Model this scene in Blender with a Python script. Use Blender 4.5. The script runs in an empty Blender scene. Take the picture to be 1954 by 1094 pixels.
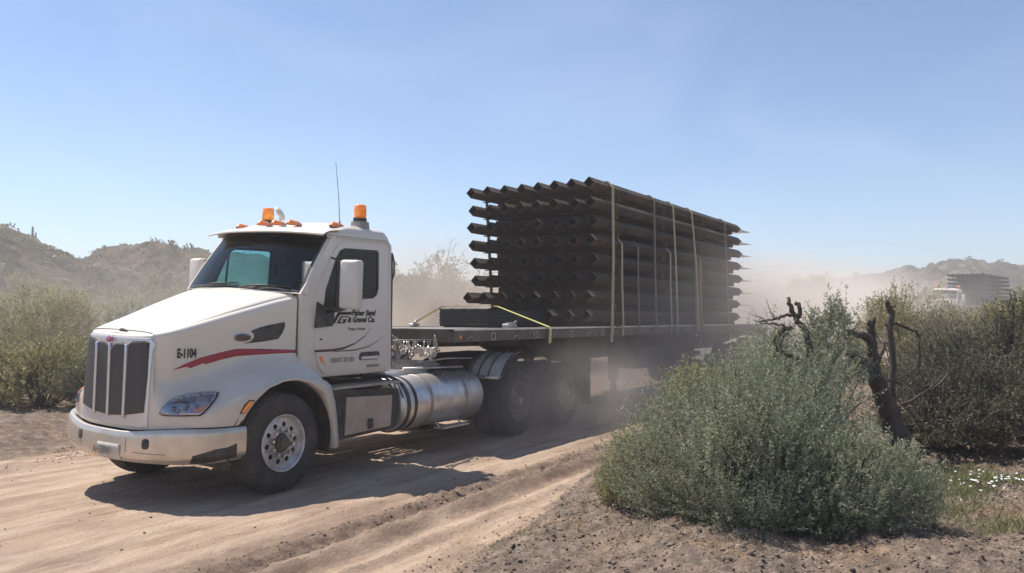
import bpy, bmesh, math, random
import numpy as np
from mathutils import Vector, Matrix, geometry
from mathutils.bvhtree import BVHTree

SC = bpy.context.scene
COL = SC.collection
R = math.radians
rng = np.random.default_rng(11)
random.seed(5)

# ------------------------------------------------------------------ camera
cam = bpy.data.cameras.new('camera'); CAM = bpy.data.objects.new('camera', cam); COL.objects.link(CAM)
cam.lens = 29.48; cam.sensor_width = 36; cam.clip_end = 3000; cam.clip_start = 0.05
CAM.location = (0, 0, 1.87); CAM.rotation_euler = (R(90) + math.atan(50 / 1600), 0, 0)
SC.camera = CAM
# ------------------------------------------------------------------ world, sun, exposure
SUNV = Vector((-0.504, 0.307, 1.02)).normalized()          # towards the sun
sun_az = math.atan2(SUNV.x, SUNV.y); sun_el = math.asin(SUNV.z)
w = bpy.data.worlds.new('World'); SC.world = w; w.use_nodes = True
nt = w.node_tree; nt.nodes.clear()
sky = nt.nodes.new('ShaderNodeTexSky'); sky.sky_type = 'NISHITA'; sky.sun_disc = False
sky.sun_elevation = sun_el; sky.sun_rotation = sun_az; sky.altitude = 1400
sky.air_density = 1.0; sky.dust_density = 0.3; sky.ozone_density = 3.2
bg = nt.nodes.new('ShaderNodeBackground'); bg.inputs['Strength'].default_value = 0.115
wo = nt.nodes.new('ShaderNodeOutputWorld')
tcw = nt.nodes.new('ShaderNodeTexCoord'); mpw = nt.nodes.new('ShaderNodeMapping'); mpw.inputs['Scale'].default_value = (1.6, 1.6, 3.2)
nzw = nt.nodes.new('ShaderNodeTexNoise'); nzw.inputs['Scale'].default_value = 1.7; nzw.inputs['Detail'].default_value = 2; nzw.inputs['Distortion'].default_value = .8
rmw = nt.nodes.new('ShaderNodeMapRange'); rmw.inputs[1].default_value = .42; rmw.inputs[2].default_value = .72; rmw.inputs[3].default_value = 0; rmw.inputs[4].default_value = .10
mxw = nt.nodes.new('ShaderNodeMixRGB'); mxw.inputs[2].default_value = (7.2, 7.9, 9.2, 1)      # thin dust veils high in the air
nt.links.new(tcw.outputs['Generated'], mpw.inputs[0]); nt.links.new(mpw.outputs[0], nzw.inputs['Vector']); nt.links.new(nzw.outputs[0], rmw.inputs[0])
nt.links.new(rmw.outputs[0], mxw.inputs[0]); nt.links.new(sky.outputs[0], mxw.inputs[1]); nt.links.new(mxw.outputs[0], bg.inputs[0]); nt.links.new(bg.outputs[0], wo.inputs[0])
sl = bpy.data.lights.new('sun', 'SUN'); SUN = bpy.data.objects.new('sun', sl); COL.objects.link(SUN)
sl.energy = 5.0; sl.angle = R(0.55); sl.color = (1.0, 0.94, 0.85)
SUN.rotation_euler = SUNV.to_track_quat('Z', 'Y').to_euler()
SUN.location = (0, 0, 60)
vs = SC.view_settings
SC.display_settings.display_device = 'sRGB'
vs.view_transform = 'Standard'; vs.look = 'None'; vs.exposure = 0.44; vs.gamma = 1.0; vs.use_curve_mapping = False
cy = SC.cycles
cy.use_denoising = True
cy.max_bounces = 7; cy.diffuse_bounces = 3; cy.glossy_bounces = 3; cy.transmission_bounces = 4
cy.transparent_max_bounces = 12; cy.volume_bounces = 2
cy.volume_step_rate = 1.0; cy.volume_max_steps = 96
cy.use_adaptive_sampling = True; cy.adaptive_threshold = 0.02

# ------------------------------------------------------------------ frames
TH = math.atan2(.854, .52)
TM = Matrix.Translation((-3.405, 9.364, 0)) @ Matrix.Rotation(TH, 4, 'Z')      # truck frame: +x to the rear, +y away from camera
DECK = 1.64
RM = TM @ Matrix.Translation((2.95, 0, DECK)) @ Matrix.Rotation(0.0065, 4, 'Y') @ Matrix.Translation((-2.95, 0, -DECK))
ROLL = Matrix.Translation((0, -1.0, 1.0)) @ Matrix.Rotation(R(2.3), 4, 'X') @ Matrix.Translation((0, 1.0, -1.0))

# ------------------------------------------------------------------ noise (numpy)
_perm = np.random.default_rng(3).random((256, 256))
def vnoise(x, y):
    xi = np.floor(x).astype(int); yi = np.floor(y).astype(int)
    fx = x - xi; fy = y - yi
    fx = fx * fx * (3 - 2 * fx); fy = fy * fy * (3 - 2 * fy)
    g = lambda a, b: _perm[a % 256, b % 256]
    return (g(xi, yi) * (1 - fx) + g(xi + 1, yi) * fx) * (1 - fy) + (g(xi, yi + 1) * (1 - fx) + g(xi + 1, yi + 1) * fx) * fy
def fbm(x, y, o=4, lac=2.03, gain=.5):
    s = 0; a = 1; t = 0
    for i in range(o):
        s = s + a * (vnoise(x + 17.3 * i, y - 9.1 * i) - .5); t += a
        x = x * lac; y = y * lac; a *= gain
    return s / t * 2
def sstep(a, b, x):
    t = np.clip((x - a) / (b - a), 0, 1)
    return t * t * (3 - 2 * t)

# ------------------------------------------------------------------ materials
def nodes_of(name):
    m = bpy.data.materials.new(name); m.use_nodes = True
    return m, m.node_tree, m.node_tree.nodes['Principled BSDF']
def mat(name, col, rough=.6, metal=0, col2=None, scale=6, mix=.5, bump=0, bscale=60, coat=0, detail=5, stretch=None, rvar=0, emis=None, trans=0, ramp=(.4, .62), spec=None, attr=None, alpha=None, ndist=None):
    m, t, p = nodes_of(name)
    p.inputs['Roughness'].default_value = rough; p.inputs['Metallic'].default_value = metal
    p.inputs['Base Color'].default_value = (*col, 1)
    if coat: p.inputs['Coat Weight'].default_value = coat; p.inputs['Coat Roughness'].default_value = .12
    if spec is not None: p.inputs['Specular IOR Level'].default_value = spec
    tc = t.nodes.new('ShaderNodeTexCoord'); mp = t.nodes.new('ShaderNodeMapping')
    if stretch: mp.inputs['Scale'].default_value = stretch
    t.links.new(tc.outputs['Object'], mp.inputs[0])
    if col2 is not None:
        n = t.nodes.new('ShaderNodeTexNoise'); n.inputs['Scale'].default_value = scale; n.inputs['Detail'].default_value = detail
        n.inputs['Roughness'].default_value = .62
        if ndist: n.inputs['Distortion'].default_value = ndist
        t.links.new(mp.outputs[0], n.inputs['Vector'])
        r = t.nodes.new('ShaderNodeValToRGB'); r.color_ramp.elements[0].position = ramp[0]; r.color_ramp.elements[1].position = ramp[1]
        r.color_ramp.elements[0].color = (*col, 1); r.color_ramp.elements[1].color = (*[col[i] * (1 - mix) + col2[i] * mix for i in range(3)], 1)
        t.links.new(n.outputs[0], r.inputs[0]); out = r.outputs[0]
        if attr:
            a = t.nodes.new('ShaderNodeAttribute'); a.attribute_name = attr
            mx = t.nodes.new('ShaderNodeMixRGB'); mx.blend_type = 'MULTIPLY'; mx.inputs[0].default_value = 1
            t.links.new(out, mx.inputs[1]); t.links.new(a.outputs['Color'], mx.inputs[2]); out = mx.outputs[0]
        t.links.new(out, p.inputs['Base Color'])
        if rvar:
            mr = t.nodes.new('ShaderNodeMapRange'); mr.inputs[3].default_value = rough - rvar; mr.inputs[4].default_value = rough + rvar
            t.links.new(n.outputs[0], mr.inputs[0]); t.links.new(mr.outputs[0], p.inputs['Roughness'])
    if bump:
        b = t.nodes.new('ShaderNodeBump'); b.inputs['Strength'].default_value = bump; b.inputs['Distance'].default_value = .02
        n2 = t.nodes.new('ShaderNodeTexNoise'); n2.inputs['Scale'].default_value = bscale; n2.inputs['Detail'].default_value = 6
        t.links.new(mp.outputs[0], n2.inputs['Vector']); t.links.new(n2.outputs[0], b.inputs['Height']); t.links.new(b.outputs[0], p.inputs['Normal'])
    if trans: p.inputs['Transmission Weight'].default_value = trans
    if emis: p.inputs['Emission Color'].default_value = (*emis[:3], 1); p.inputs['Emission Strength'].default_value = emis[3]
    return m

def dusty_paint(name, col, dust=(.50, .40, .30)):
    """paint with road dust that thickens low on the body, where wheels throw it"""
    m, t, p = nodes_of(name)
    p.inputs['Roughness'].default_value = .38; p.inputs['Coat Weight'].default_value = .35; p.inputs['Coat Roughness'].default_value = .15
    tc = t.nodes.new('ShaderNodeTexCoord')
    n = t.nodes.new('ShaderNodeTexNoise'); n.inputs['Scale'].default_value = 3.2; n.inputs['Detail'].default_value = 8; n.inputs['Roughness'].default_value = .65
    t.links.new(tc.outputs['Object'], n.inputs['Vector'])
    n3 = t.nodes.new('ShaderNodeTexNoise'); n3.inputs['Scale'].default_value = 26; n3.inputs['Detail'].default_value = 6; n3.inputs['Roughness'].default_value = .8
    t.links.new(tc.outputs['Object'], n3.inputs['Vector'])
    nn = t.nodes.new('ShaderNodeMath'); nn.operation = 'MULTIPLY_ADD'; nn.inputs[1].default_value = .55; t.links.new(n3.outputs[0], nn.inputs[0])
    n4 = t.nodes.new('ShaderNodeMath'); n4.operation = 'MULTIPLY'; n4.inputs[1].default_value = .9; t.links.new(n.outputs[0], n4.inputs[0]); t.links.new(n4.outputs[0], nn.inputs[2])
    sp = t.nodes.new('ShaderNodeSeparateXYZ'); t.links.new(tc.outputs['Object'], sp.inputs[0])
    mr = t.nodes.new('ShaderNodeMapRange'); mr.inputs[1].default_value = 2.0; mr.inputs[2].default_value = .5; mr.inputs[3].default_value = .12; mr.inputs[4].default_value = .95
    t.links.new(sp.outputs['Z'], mr.inputs[0])
    mu = t.nodes.new('ShaderNodeMath'); mu.operation = 'MULTIPLY'; t.links.new(mr.outputs[0], mu.inputs[0]); t.links.new(nn.outputs[0], mu.inputs[1])
    mx = t.nodes.new('ShaderNodeMixRGB'); mx.inputs[1].default_value = (*col, 1); mx.inputs[2].default_value = (*dust, 1)
    t.links.new(mu.outputs[0], mx.inputs[0]); t.links.new(mx.outputs[0], p.inputs['Base Color'])
    ra = t.nodes.new('ShaderNodeMapRange'); ra.inputs[3].default_value = .3; ra.inputs[4].default_value = .75
    t.links.new(mu.outputs[0], ra.inputs[0]); t.links.new(ra.outputs[0], p.inputs['Roughness'])
    return m

def glass_mat(name, tint, gloss=.12, rough=.02):
    m, t, p = nodes_of(name); t.nodes.remove(p)
    tr = t.nodes.new('ShaderNodeBsdfTransparent'); tr.inputs[0].default_value = (*tint, 1)
    gl = t.nodes.new('ShaderNodeBsdfGlossy'); gl.inputs['Roughness'].default_value = rough; gl.inputs[0].default_value = (.50, .50, .48, 1)
    lw = t.nodes.new('ShaderNodeFresnel'); lw.inputs[0].default_value = 1.45
    ad = t.nodes.new('ShaderNodeMath'); ad.operation = 'ADD'; ad.inputs[1].default_value = gloss - .04
    mx = t.nodes.new('ShaderNodeMixShader'); t.links.new(lw.outputs[0], ad.inputs[0]); t.links.new(ad.outputs[0], mx.inputs[0])
    t.links.new(tr.outputs[0], mx.inputs[1]); t.links.new(gl.outputs[0], mx.inputs[2])
    t.links.new(mx.outputs[0], t.nodes['Material Output'].inputs[0])
    return m

def leaf_mat(name, c1, c2, tr=.35, rough=.6):
    m, t, p = nodes_of(name)
    a = t.nodes.new('ShaderNodeAttribute'); a.attribute_name = 'tint'
    r = t.nodes.new('ShaderNodeValToRGB'); r.color_ramp.elements[0].color = (*c1, 1); r.color_ramp.elements[1].color = (*c2, 1)
    t.links.new(a.outputs['Fac'], r.inputs[0])
    p.inputs['Roughness'].default_value = rough; p.inputs['Specular IOR Level'].default_value = .25
    t.links.new(r.outputs[0], p.inputs['Base Color'])
    tl = t.nodes.new('ShaderNodeBsdfTranslucent'); t.links.new(r.outputs[0], tl.inputs[0])
    mx = t.nodes.new('ShaderNodeMixShader'); mx.inputs[0].default_value = tr
    t.links.new(p.outputs[0], mx.inputs[1]); t.links.new(tl.outputs[0], mx.inputs[2])
    t.links.new(mx.outputs[0], t.nodes['Material Output'].inputs[0])
    return m

M = {}
M['paint'] = dusty_paint('white_paint', (.75, .69, .60))
M['paint_flat'] = mat('mirror_paint', (.66, .62, .55), .4, col2=(.6, .52, .43), mix=.3)
M['chrome'] = mat('chrome', (.62, .61, .64), .16, 1, col2=(.5, .45, .4), scale=4, mix=.5, rvar=.08)
M['grille_chrome'] = mat('grille_surround_chrome', (.66, .645, .66), .28, .55, col2=(.5, .47, .46), mix=.3)
M['bumper'] = mat('dusty_bumper_chrome', (.66, .60, .53), .30, .62, col2=(.50, .43, .35), scale=3, mix=.7, rvar=.1, bump=.02, bscale=9)
M['alu'] = mat('polished_aluminium', (.70, .68, .66), .42, .8, col2=(.48, .41, .34), scale=5, mix=.6, rvar=.1)
M['alu_dull'] = mat('dull_aluminium', (.42, .39, .36), .5, .7, col2=(.28, .22, .18), scale=5, mix=.6, rvar=.1)
M['alu_tan'] = mat('dusty_cover_plate', (.46, .40, .34), .5, .4, col2=(.36, .29, .23), scale=4, mix=.7)
M['fender_alu'] = mat('bright_fender_sheet', (.82, .82, .84), .45, .25, col2=(.6, .56, .52), scale=5, mix=.4)
M['rail'] = mat('dusty_shaded_rail', (.17, .135, .11), .6, .3, col2=(.10, .08, .065), scale=3, mix=.7)  # dusty, and darkened: the shade on the rail's side is in the colour
M['rail_lip'] = mat('lit_rail_edge', (.80, .78, .74), .4, .4, col2=(.5, .44, .38), scale=3, mix=.5)  # pale colour paints the bright lit line along the top edge
M['soot'] = mat('black_painted_steel', (.022, .021, .02), .65)
M['black'] = mat('black_plastic', (.022, .021, .02), .5, col2=(.12, .1, .08), scale=8, mix=.5)
M['dark'] = mat('dark_frame_metal', (.035, .03, .027), .75, col2=(.12, .095, .075), scale=6, mix=.6, bump=.1)
M['mesh'] = mat('grille_mesh', (.05, .047, .044), .55, .3, col2=(.11, .1, .095), scale=300, mix=.6, detail=1, bump=.4, bscale=420)
M['tyre'] = mat('tyre_rubber', (.028, .026, .024), .85, col2=(.16, .125, .095), scale=5, mix=.5, bump=.15, bscale=40, ramp=(.35, .8))
M['tread'] = mat('tyre_tread', (.03, .027, .024), .9, col2=(.2, .155, .115), scale=9, mix=.6)
M['rim'] = mat('wheel_aluminium', (.62, .61, .60), .42, .5, col2=(.33, .28, .24), scale=7, mix=.6, rvar=.1)
M['rimdark'] = mat('dusty_wheel_steel', (.20, .17, .14), .7, .2, col2=(.30, .24, .18), scale=7, mix=.6)
M['hub'] = mat('hub_metal', (.10, .085, .07), .55, .5, col2=(.2, .16, .12), mix=.5)
M['amber'] = mat('amber_lens', (.95, .30, .02), .15, coat=.6, emis=(1, .3, .02, .12), trans=.15)
M['orange'] = mat('orange_marker_lens', (.95, .24, .03), .25, coat=.5, col2=(.95, .45, .2), scale=60, mix=.5)
M['glass'] = glass_mat('windshield_glass', (.74, .84, .84), .07)
M['sideglass'] = glass_mat('side_window_glass', (.36, .47, .47), .06)
M['cyanglass'] = glass_mat('tinted_far_window', (.55, .88, .92), .05)
M['headglass'] = glass_mat('headlight_lens', (.80, .80, .84), .18)
M['reflector'] = mat('headlight_reflector', (.75, .74, .78), .18, .9, col2=(.4, .36, .34), scale=14, mix=.7)
M['white_lens'] = mat('bright_lens', (.85, .8, .72), .15, .3)
M['interior'] = mat('dark_interior', (.03, .031, .032), .8, col2=(.06, .06, .06), mix=.5)
M['seat'] = mat('grey_seat_cloth', (.06, .06, .065), .9)
M['red'] = mat('red_stripe_film', (.36, .03, .045), .4, col2=(.28, .05, .06), mix=.5, scale=9)
M['tail'] = mat('dark_stripe_film', (.085, .03, .03), .45)
M['letter'] = mat('black_lettering', (.025, .022, .02), .5)
M['greylet'] = mat('faded_grey_lettering', (.24, .21, .185), .6)
M['badge'] = mat('purple_red_badge', (.30, .07, .14), .35)
M['bronze'] = mat('bronze_oval', (.13, .10, .07), .4, .5)
M['plate'] = mat('number_plate', (.56, .54, .50), .5, col2=(.42, .36, .3), mix=.6)
M['steel'] = mat('weathered_post_steel', (.046, .039, .029), .78, .05, col2=(.17, .085, .045), scale=1.7, mix=.7, bump=.08, bscale=30, ramp=(.42, .7), rvar=.08)
M['plate_steel'] = mat('bare_plate_steel', (.92, .90, .87), .5, .1, col2=(.85, .82, .78), scale=3, mix=.5)
M['timber'] = mat('timber_spacer', (.085, .055, .035), .9, col2=(.045, .032, .022), scale=12, mix=.7, stretch=(1, 6, 1))
M['strap'] = mat('yellow_webbing', (.50, .44, .23), .85, col2=(.33, .27, .16), scale=20, mix=.6)
M['strap_dull'] = mat('faded_brown_webbing', (.20, .145, .085), .9, col2=(.32, .15, .08), scale=3, mix=.7)
M['chain'] = mat('bright_chain_steel', (.62, .58, .52), .3, 1)
M['hose'] = mat('rubber_hose', (.03, .03, .03), .5)
M['wood_dead'] = mat('dead_grey_wood', (.060, .043, .033), .9, col2=(.12, .09, .07), scale=14, mix=.6, bump=.6, bscale=40, stretch=(1, 1, .3))
M['twig'] = mat('pale_twigs', (.14, .11, .088), .9, col2=(.07, .055, .045), scale=9, mix=.6)
M['stem'] = mat('shrub_stem', (.13, .10, .07), .9)
M['saguaro'] = mat('saguaro_skin', (.08, .10, .05), .85, col2=(.05, .07, .03), scale=3)
M['stone'] = mat('loose_stone', (.19, .14, .11), .95, col2=(.34, .265, .215), scale=3, mix=.7, bump=.2, attr='tint')
M['flower'] = mat('white_petals', (.85, .85, .82), .6)

# ------------------------------------------------------------------ object helpers
def mesh_of(name, verts, faces, smooth=False):
    me = bpy.data.meshes.new(name)
    me.from_pydata([tuple(v) for v in verts], [], faces); me.update()
    if smooth: me.shade_smooth()
    return me
def link(name, me, m=None, parent=None, mtx=None):
    o = bpy.data.objects.new(name, me); COL.objects.link(o)
    if m is not None and me is not None and not len(me.materials):
        for k in (m if isinstance(m, (list, tuple)) else [m]): me.materials.append(k)
    if parent is not None: o.parent = parent
    if mtx is not None:
        if parent is not None: o.matrix_local = mtx
        else: o.matrix_world = mtx
    return o
def tag(o, label=None, cat=None, group=None, kind=None):
    if label: o['label'] = label
    if cat: o['category'] = cat
    if group: o['group'] = group
    if kind: o['kind'] = kind
    return o
def thing(name, mtx, label, cat, group=None):
    e = bpy.data.objects.new(name, None); COL.objects.link(e); e.matrix_world = mtx
    e.empty_display_size = .2
    return tag(e, label, cat, group)
def children(o): return list(o.children)
def copy_tree(o, parent=None):
    c = o.copy(); COL.objects.link(c)
    c.parent = parent
    for ch in children(o): copy_tree(ch, c)
    return c

class MB:
    """collects simple solids into one mesh"""
    def __init__(s): s.v = []; s.f = []; s.m = []; s.sm = []; s.mi = 0; s.smooth = False
    def add(s, vs_, fs, smooth=None):
        b = len(s.v); s.v += [tuple(q) for q in vs_]
        s.f += [tuple(b + i for i in f) for f in fs]
        s.m += [s.mi] * len(fs); s.sm += [s.smooth if smooth is None else smooth] * len(fs)
        return s
    def box(s, x0, x1, y0, y1, z0, z1, mtx=None, bev=0):
        if bev:
            bm = bmesh.new(); bmesh.ops.create_cube(bm, size=1)
            for q in bm.verts: q.co = Vector(((x0 + x1) / 2 + q.co.x * (x1 - x0), (y0 + y1) / 2 + q.co.y * (y1 - y0), (z0 + z1) / 2 + q.co.z * (z1 - z0)))
            bmesh.ops.bevel(bm, geom=bm.edges[:], offset=bev, segments=3, affect='EDGES', profile=.5)
            if mtx: bm.transform(mtx)
            bm.verts.index_update()
            s.add([q.co[:] for q in bm.verts], [[q.index for q in f.verts] for f in bm.faces], True); bm.free(); return s
        P = [(x, y, z) for x in (x0, x1) for y in (y0, y1) for z in (z0, z1)]
        if mtx: P = [(mtx @ Vector(p))[:] for p in P]
        return s.add(P, [(0, 1, 3, 2), (4, 6, 7, 5), (0, 4, 5, 1), (2, 3, 7, 6), (0, 2, 6, 4), (1, 5, 7, 3)], False)
    def tube(s, path, rad, n=8, cap=True, smooth=True):
        path = [Vector(p) for p in path]; k = len(path)
        if not hasattr(rad, '__len__'): rad = [rad] * k
        up = Vector((0, 0, 1)); V = []; F = []
        t0 = (path[1] - path[0]).normalized()
        a = t0.orthogonal().normalized()
        for i, p in enumerate(path):
            t = (path[min(i + 1, k - 1)] - path[max(i - 1, 0)]).normalized()
            a = (a - t * a.dot(t)); a = a.normalized() if a.length > 1e-6 else t.orthogonal().normalized()
            b = t.cross(a)
            for j in range(n):
                q = 2 * math.pi * j / n
                V.append(p + (a * math.cos(q) + b * math.sin(q)) * rad[i])
        for i in range(k - 1):
            for j in range(n):
                F.append((i * n + j, i * n + (j + 1) % n, (i + 1) * n + (j + 1) % n, (i + 1) * n + j))
        if cap: F.append(tuple(range(n))[::-1]); F.append(tuple((k - 1) * n + j for j in range(n)))
        return s.add(V, F, smooth)
    def lathe(s, prof, n=32, mtx=None, axis='y', smooth=True, close=False):
        V = []; F = []
        for r, h in prof:
            for j in range(n):
                q = 2 * math.pi * j / n
                c, d = r * math.cos(q), r * math.sin(q)
                p = Vector((c, h, d)) if axis == 'y' else (Vector((c, d, h)) if axis == 'z' else Vector((h, c, d)))
                V.append(mtx @ p if mtx else p)
        k = len(prof)
        for i in range(k - 1 if not close else k):
            i2 = (i + 1) % k
            for j in range(n): F.append((i * n + j, i2 * n + j, i2 * n + (j + 1) % n, i * n + (j + 1) % n))
        return s.add(V, F, smooth)
    def grid(s, P, smooth=True, flip=False):
        """P: rows x cols of points"""
        r, c = len(P), len(P[0]); V = [p for row in P for p in row]; F = []
        for i in range(r - 1):
            for j in range(c - 1):
                f = (i * c + j, i * c + j + 1, (i + 1) * c + j + 1, (i + 1) * c + j)
                F.append(f[::-1] if flip else f)
        return s.add(V, F, smooth)
    def prism(s, poly, fn, t0, t1, holes=()):
        """poly with holes in 2-D, fn(u, v, t) -> 3-D; solid between t0 and t1"""
        loops = [list(poly)] + [list(h) for h in holes]
        tris = geometry.tessellate_polygon([[Vector((p[0], p[1], 0)) for p in l] for l in loops])
        flat = [p for l in loops for p in l]; n = len(flat)
        V = [fn(p[0], p[1], t0) for p in flat] + [fn(p[0], p[1], t1) for p in flat]
        F = [tuple(t) for t in tris] + [tuple(i + n for i in t[::-1]) for t in tris]
        b = 0
        for l in loops:
            k = len(l)
            for i in range(k): F.append((b + i, b + (i + 1) % k, n + b + (i + 1) % k, n + b + i))
            b += k
        return s.add(V, F, False)
    def build(s, name, m, parent=None, mtx=None, fixn=True):
        me = bpy.data.meshes.new(name); me.from_pydata(s.v, [], s.f); me.update()
        me.polygons.foreach_set('material_index', s.m); me.polygons.foreach_set('use_smooth', s.sm)
        if fixn:
            bm = bmesh.new(); bm.from_mesh(me); bmesh.ops.recalc_face_normals(bm, faces=bm.faces); bm.to_mesh(me); bm.free()
        return link(name, me, m, parent, mtx)

def crom(pts, n):
    """Catmull-Rom through pts (k, d) -> n samples"""
    P = np.array(pts, float); k = len(P); P = np.vstack([2 * P[0] - P[1], P, 2 * P[-1] - P[-2]])
    t = np.linspace(0, k - 1, n); i = np.minimum(t.astype(int), k - 2); u = (t - i)[:, None]
    a, b, c, d = P[i], P[i + 1], P[i + 2], P[i + 3]
    return .5 * (2 * b + (c - a) * u + (2 * a - 5 * b + 4 * c - d) * u ** 2 + (3 * b - a - 3 * c + d) * u ** 3)

def rrect(x0, x1, z0, z1, r, n=4):
    P = []
    for cx, cz, a in ((x1 - r, z1 - r, 0), (x0 + r, z1 - r, 90), (x0 + r, z0 + r, 180), (x1 - r, z0 + r, 270)):
        for i in range(n + 1):
            q = R(a + 90 * i / n); P.append((cx + r * math.cos(q), cz + r * math.sin(q)))
    return P
def ellipse(cx, cz, a, b, n=20): return [(cx + a * math.cos(2 * math.pi * i / n), cz + b * math.sin(2 * math.pi * i / n)) for i in range(n)]

def inside(p, poly):
    c = False; n = len(poly); x, y = p
    for i in range(n):
        x1, y1 = poly[i]; x2, y2 = poly[(i + 1) % n]
        if (y1 > y) != (y2 > y) and x < (x2 - x1) * (y - y1) / (y2 - y1) + x1: c = not c
    return c
def dense_tri(poly, step, holes=()):
    """triangulate polygon with interior points so it can follow a curved surface"""
    V = []; E = []
    for l in [poly] + list(holes):
        b = len(V); L = []
        for i in range(len(l)):
            a = Vector(l[i]); c = Vector(l[(i + 1) % len(l)]); k = max(1, int((c - a).length / step))
            L += [a.lerp(c, j / k) for j in range(k)]
        V += L; E += [(b + i, b + (i + 1) % len(L)) for i in range(len(L))]
    nb = len(V)
    xs = [v.x for v in V]; ys = [v.y for v in V]
    for x in np.arange(min(xs), max(xs), step):
        for y in np.arange(min(ys), max(ys), step):
            q = (x + step * .31, y + step * .17)
            if inside(q, [tuple(v) for v in poly]) and not any(inside(q, h) for h in holes): V.append(Vector(q))
    r = geometry.delaunay_2d_cdt(V, E, [], 0, 1e-6)
    vo = [tuple(v) for v in r[0]]; F = []
    for f in r[2]:
        c = (sum(vo[i][0] for i in f) / 3, sum(vo[i][1] for i in f) / 3)
        if inside(c, poly) and not any(inside(c, h) for h in holes): F.append(tuple(f))
    return vo, F
BODY = None
def decal(name, poly, org, d, m, parent, off=.004, step=.05, holes=(), skirt=0.0, mtx=None, bvh=None, smooth=True):
    """a thin piece lying on the body: each point of poly (2-D) is dropped along d from org(u, v)"""
    vo, F = dense_tri([tuple(p) for p in poly], step, holes)
    P = []; d = Vector(d).normalized()
    for u, v in vo:
        o = Vector(org(u, v)); h = (bvh or BODY).ray_cast(o, d)
        q = h[0] if h[0] is not None else None
        if q is None: P.append(None); continue
        nn = h[1] if h[1].dot(d) < 0 else -h[1]
        P.append(q + nn * off)
    ok = [i for i, p in enumerate(P) if p is not None]
    if not ok: return None
    for i, p in enumerate(P):
        if p is None:
            j = min(ok, key=lambda k: (vo[k][0] - vo[i][0]) ** 2 + (vo[k][1] - vo[i][1]) ** 2); P[i] = P[j].copy()
    b = MB(); n = len(P); th = skirt if skirt else off * .9
    cnt = {}
    for f in F:
        for a, c in ((f[0], f[1]), (f[1], f[2]), (f[2], f[0])): cnt[(a, c)] = cnt.get((a, c), 0) + 1
    V = [p[:] for p in P] + [(p + d * th)[:] for p in P]
    FF = list(F) + [(a, c, n + c, n + a) for (a, c) in cnt if (c, a) not in cnt]
    b.add(V, FF, False)
    b.sm = [smooth] * len(F) + [False] * (len(FF) - len(F))
    return b.build(name, m, parent, mtx)

def text_mesh(body, size, shear=0, bold=.0, width=1.0):
    c = bpy.data.curves.new('lettering', 'FONT'); c.body = body; c.size = size; c.shear = shear; c.offset = bold; c.resolution_u = 3
    c.extrude = .0015
    o = bpy.data.objects.new('tmp', c); COL.objects.link(o); bpy.context.view_layer.update()
    me = bpy.data.meshes.new_from_object(o.evaluated_get(bpy.context.evaluated_depsgraph_get()))
    COL.objects.unlink(o); bpy.data.objects.remove(o)
    me.name = 'lettering'
    if width != 1.0:
        me.transform(Matrix.Diagonal((width, 1, 1, 1)))
    return me

# ================================================================== GROUND
c0, s0 = math.cos(TH), math.sin(TH)
def to_loc(X, Y):
    dx, dy = X + 3.405, Y - 9.364
    return dx * c0 + dy * s0, -dx * s0 + dy * c0
def road_off(lx): return -5.0 * (np.clip(lx - 20, 0, None) / 52) ** 2
def ground_h(X, Y, fine=True):
    X = np.asarray(X, float); Y = np.asarray(Y, float)
    lx, ly = to_loc(X, Y); ly = ly - road_off(lx)
    wob = .35 * fbm(lx * .5, ly * 0 + 3.3, 3)
    wob2 = .25 * fbm(lx * .8 + 40, ly * 0 + 7.3, 3)
    z = .8 * sstep(25, 70, lx)
    # near verge: gravel mound; far verge: low bank
    lyn = ly - np.clip(.18 * lx - .12, -.8, .45)
    nearm = sstep(-3.82 + wob * .35, -4.55 + wob * .6, lyn)
    farm = sstep(2.75 + wob2, 4.6 + wob2, ly)
    z = z + nearm * (.34 + .12 * fbm(X * .7, Y * .7, 3) + .012 * np.clip(-ly - 5, 0, 12))
    z = z + farm * (.36 + .10 * fbm(X * .4 + 9, Y * .4, 3)) + np.clip(ly - 5, 0, 60) * .012
    z = z + .10 * np.exp(-((ly - 2.7 - wob2) / .22) ** 2) * (.4 + fbm(lx * 1.3, ly * .0 + 1, 3)) * 1.0
    onroad = (1 - nearm) * (1 - farm)
    bend = .10 * np.sin(lx * .35 + .6)
    for c, wd, dp in ((-2.55, .10, .022), (-2.2, .09, .015), (-3.0, .10, .03), (-3.42, .12, .085), (-1.7, .16, .018), (-.6, .2, .015), (1.3, .2, .018), (2.2, .15, .022), (-3.75, .12, .045)):
        z = z - onroad * dp * .72 * np.exp(-((ly - c - bend + .04 * fbm(lx * 1.7 + c * 5, ly * 0, 3)) / wd) ** 4) * (.75 + .5 * fbm(lx * .7 + c * 9, ly * 0 + c, 2))
        z = z + onroad * dp * .7 * np.exp(-((ly - c - bend - wd * 1.9) / (wd * .7)) ** 2)
    z = z + onroad * .014 * fbm(lx * .9, ly * 9, 4)
    if fine:
        clod = np.exp(-((ly + 2.85 + bend * .5) / .36) ** 2)
        rough = onroad * .010 + clod * .032 + nearm * .05 + farm * .045
        z = z + rough * fbm(X * 7, Y * 7, 4)
        z = z + (clod * .034 + nearm * .045 + farm * .025 + onroad * .006 + onroad * .016 * (1 - sstep(-3.2, -1.8, ly))) * np.abs(fbm(X * 17, Y * 17, 3))
    return z
def gz(x, y): return float(ground_h(np.array([x]), np.array([y]), False)[0])

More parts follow.
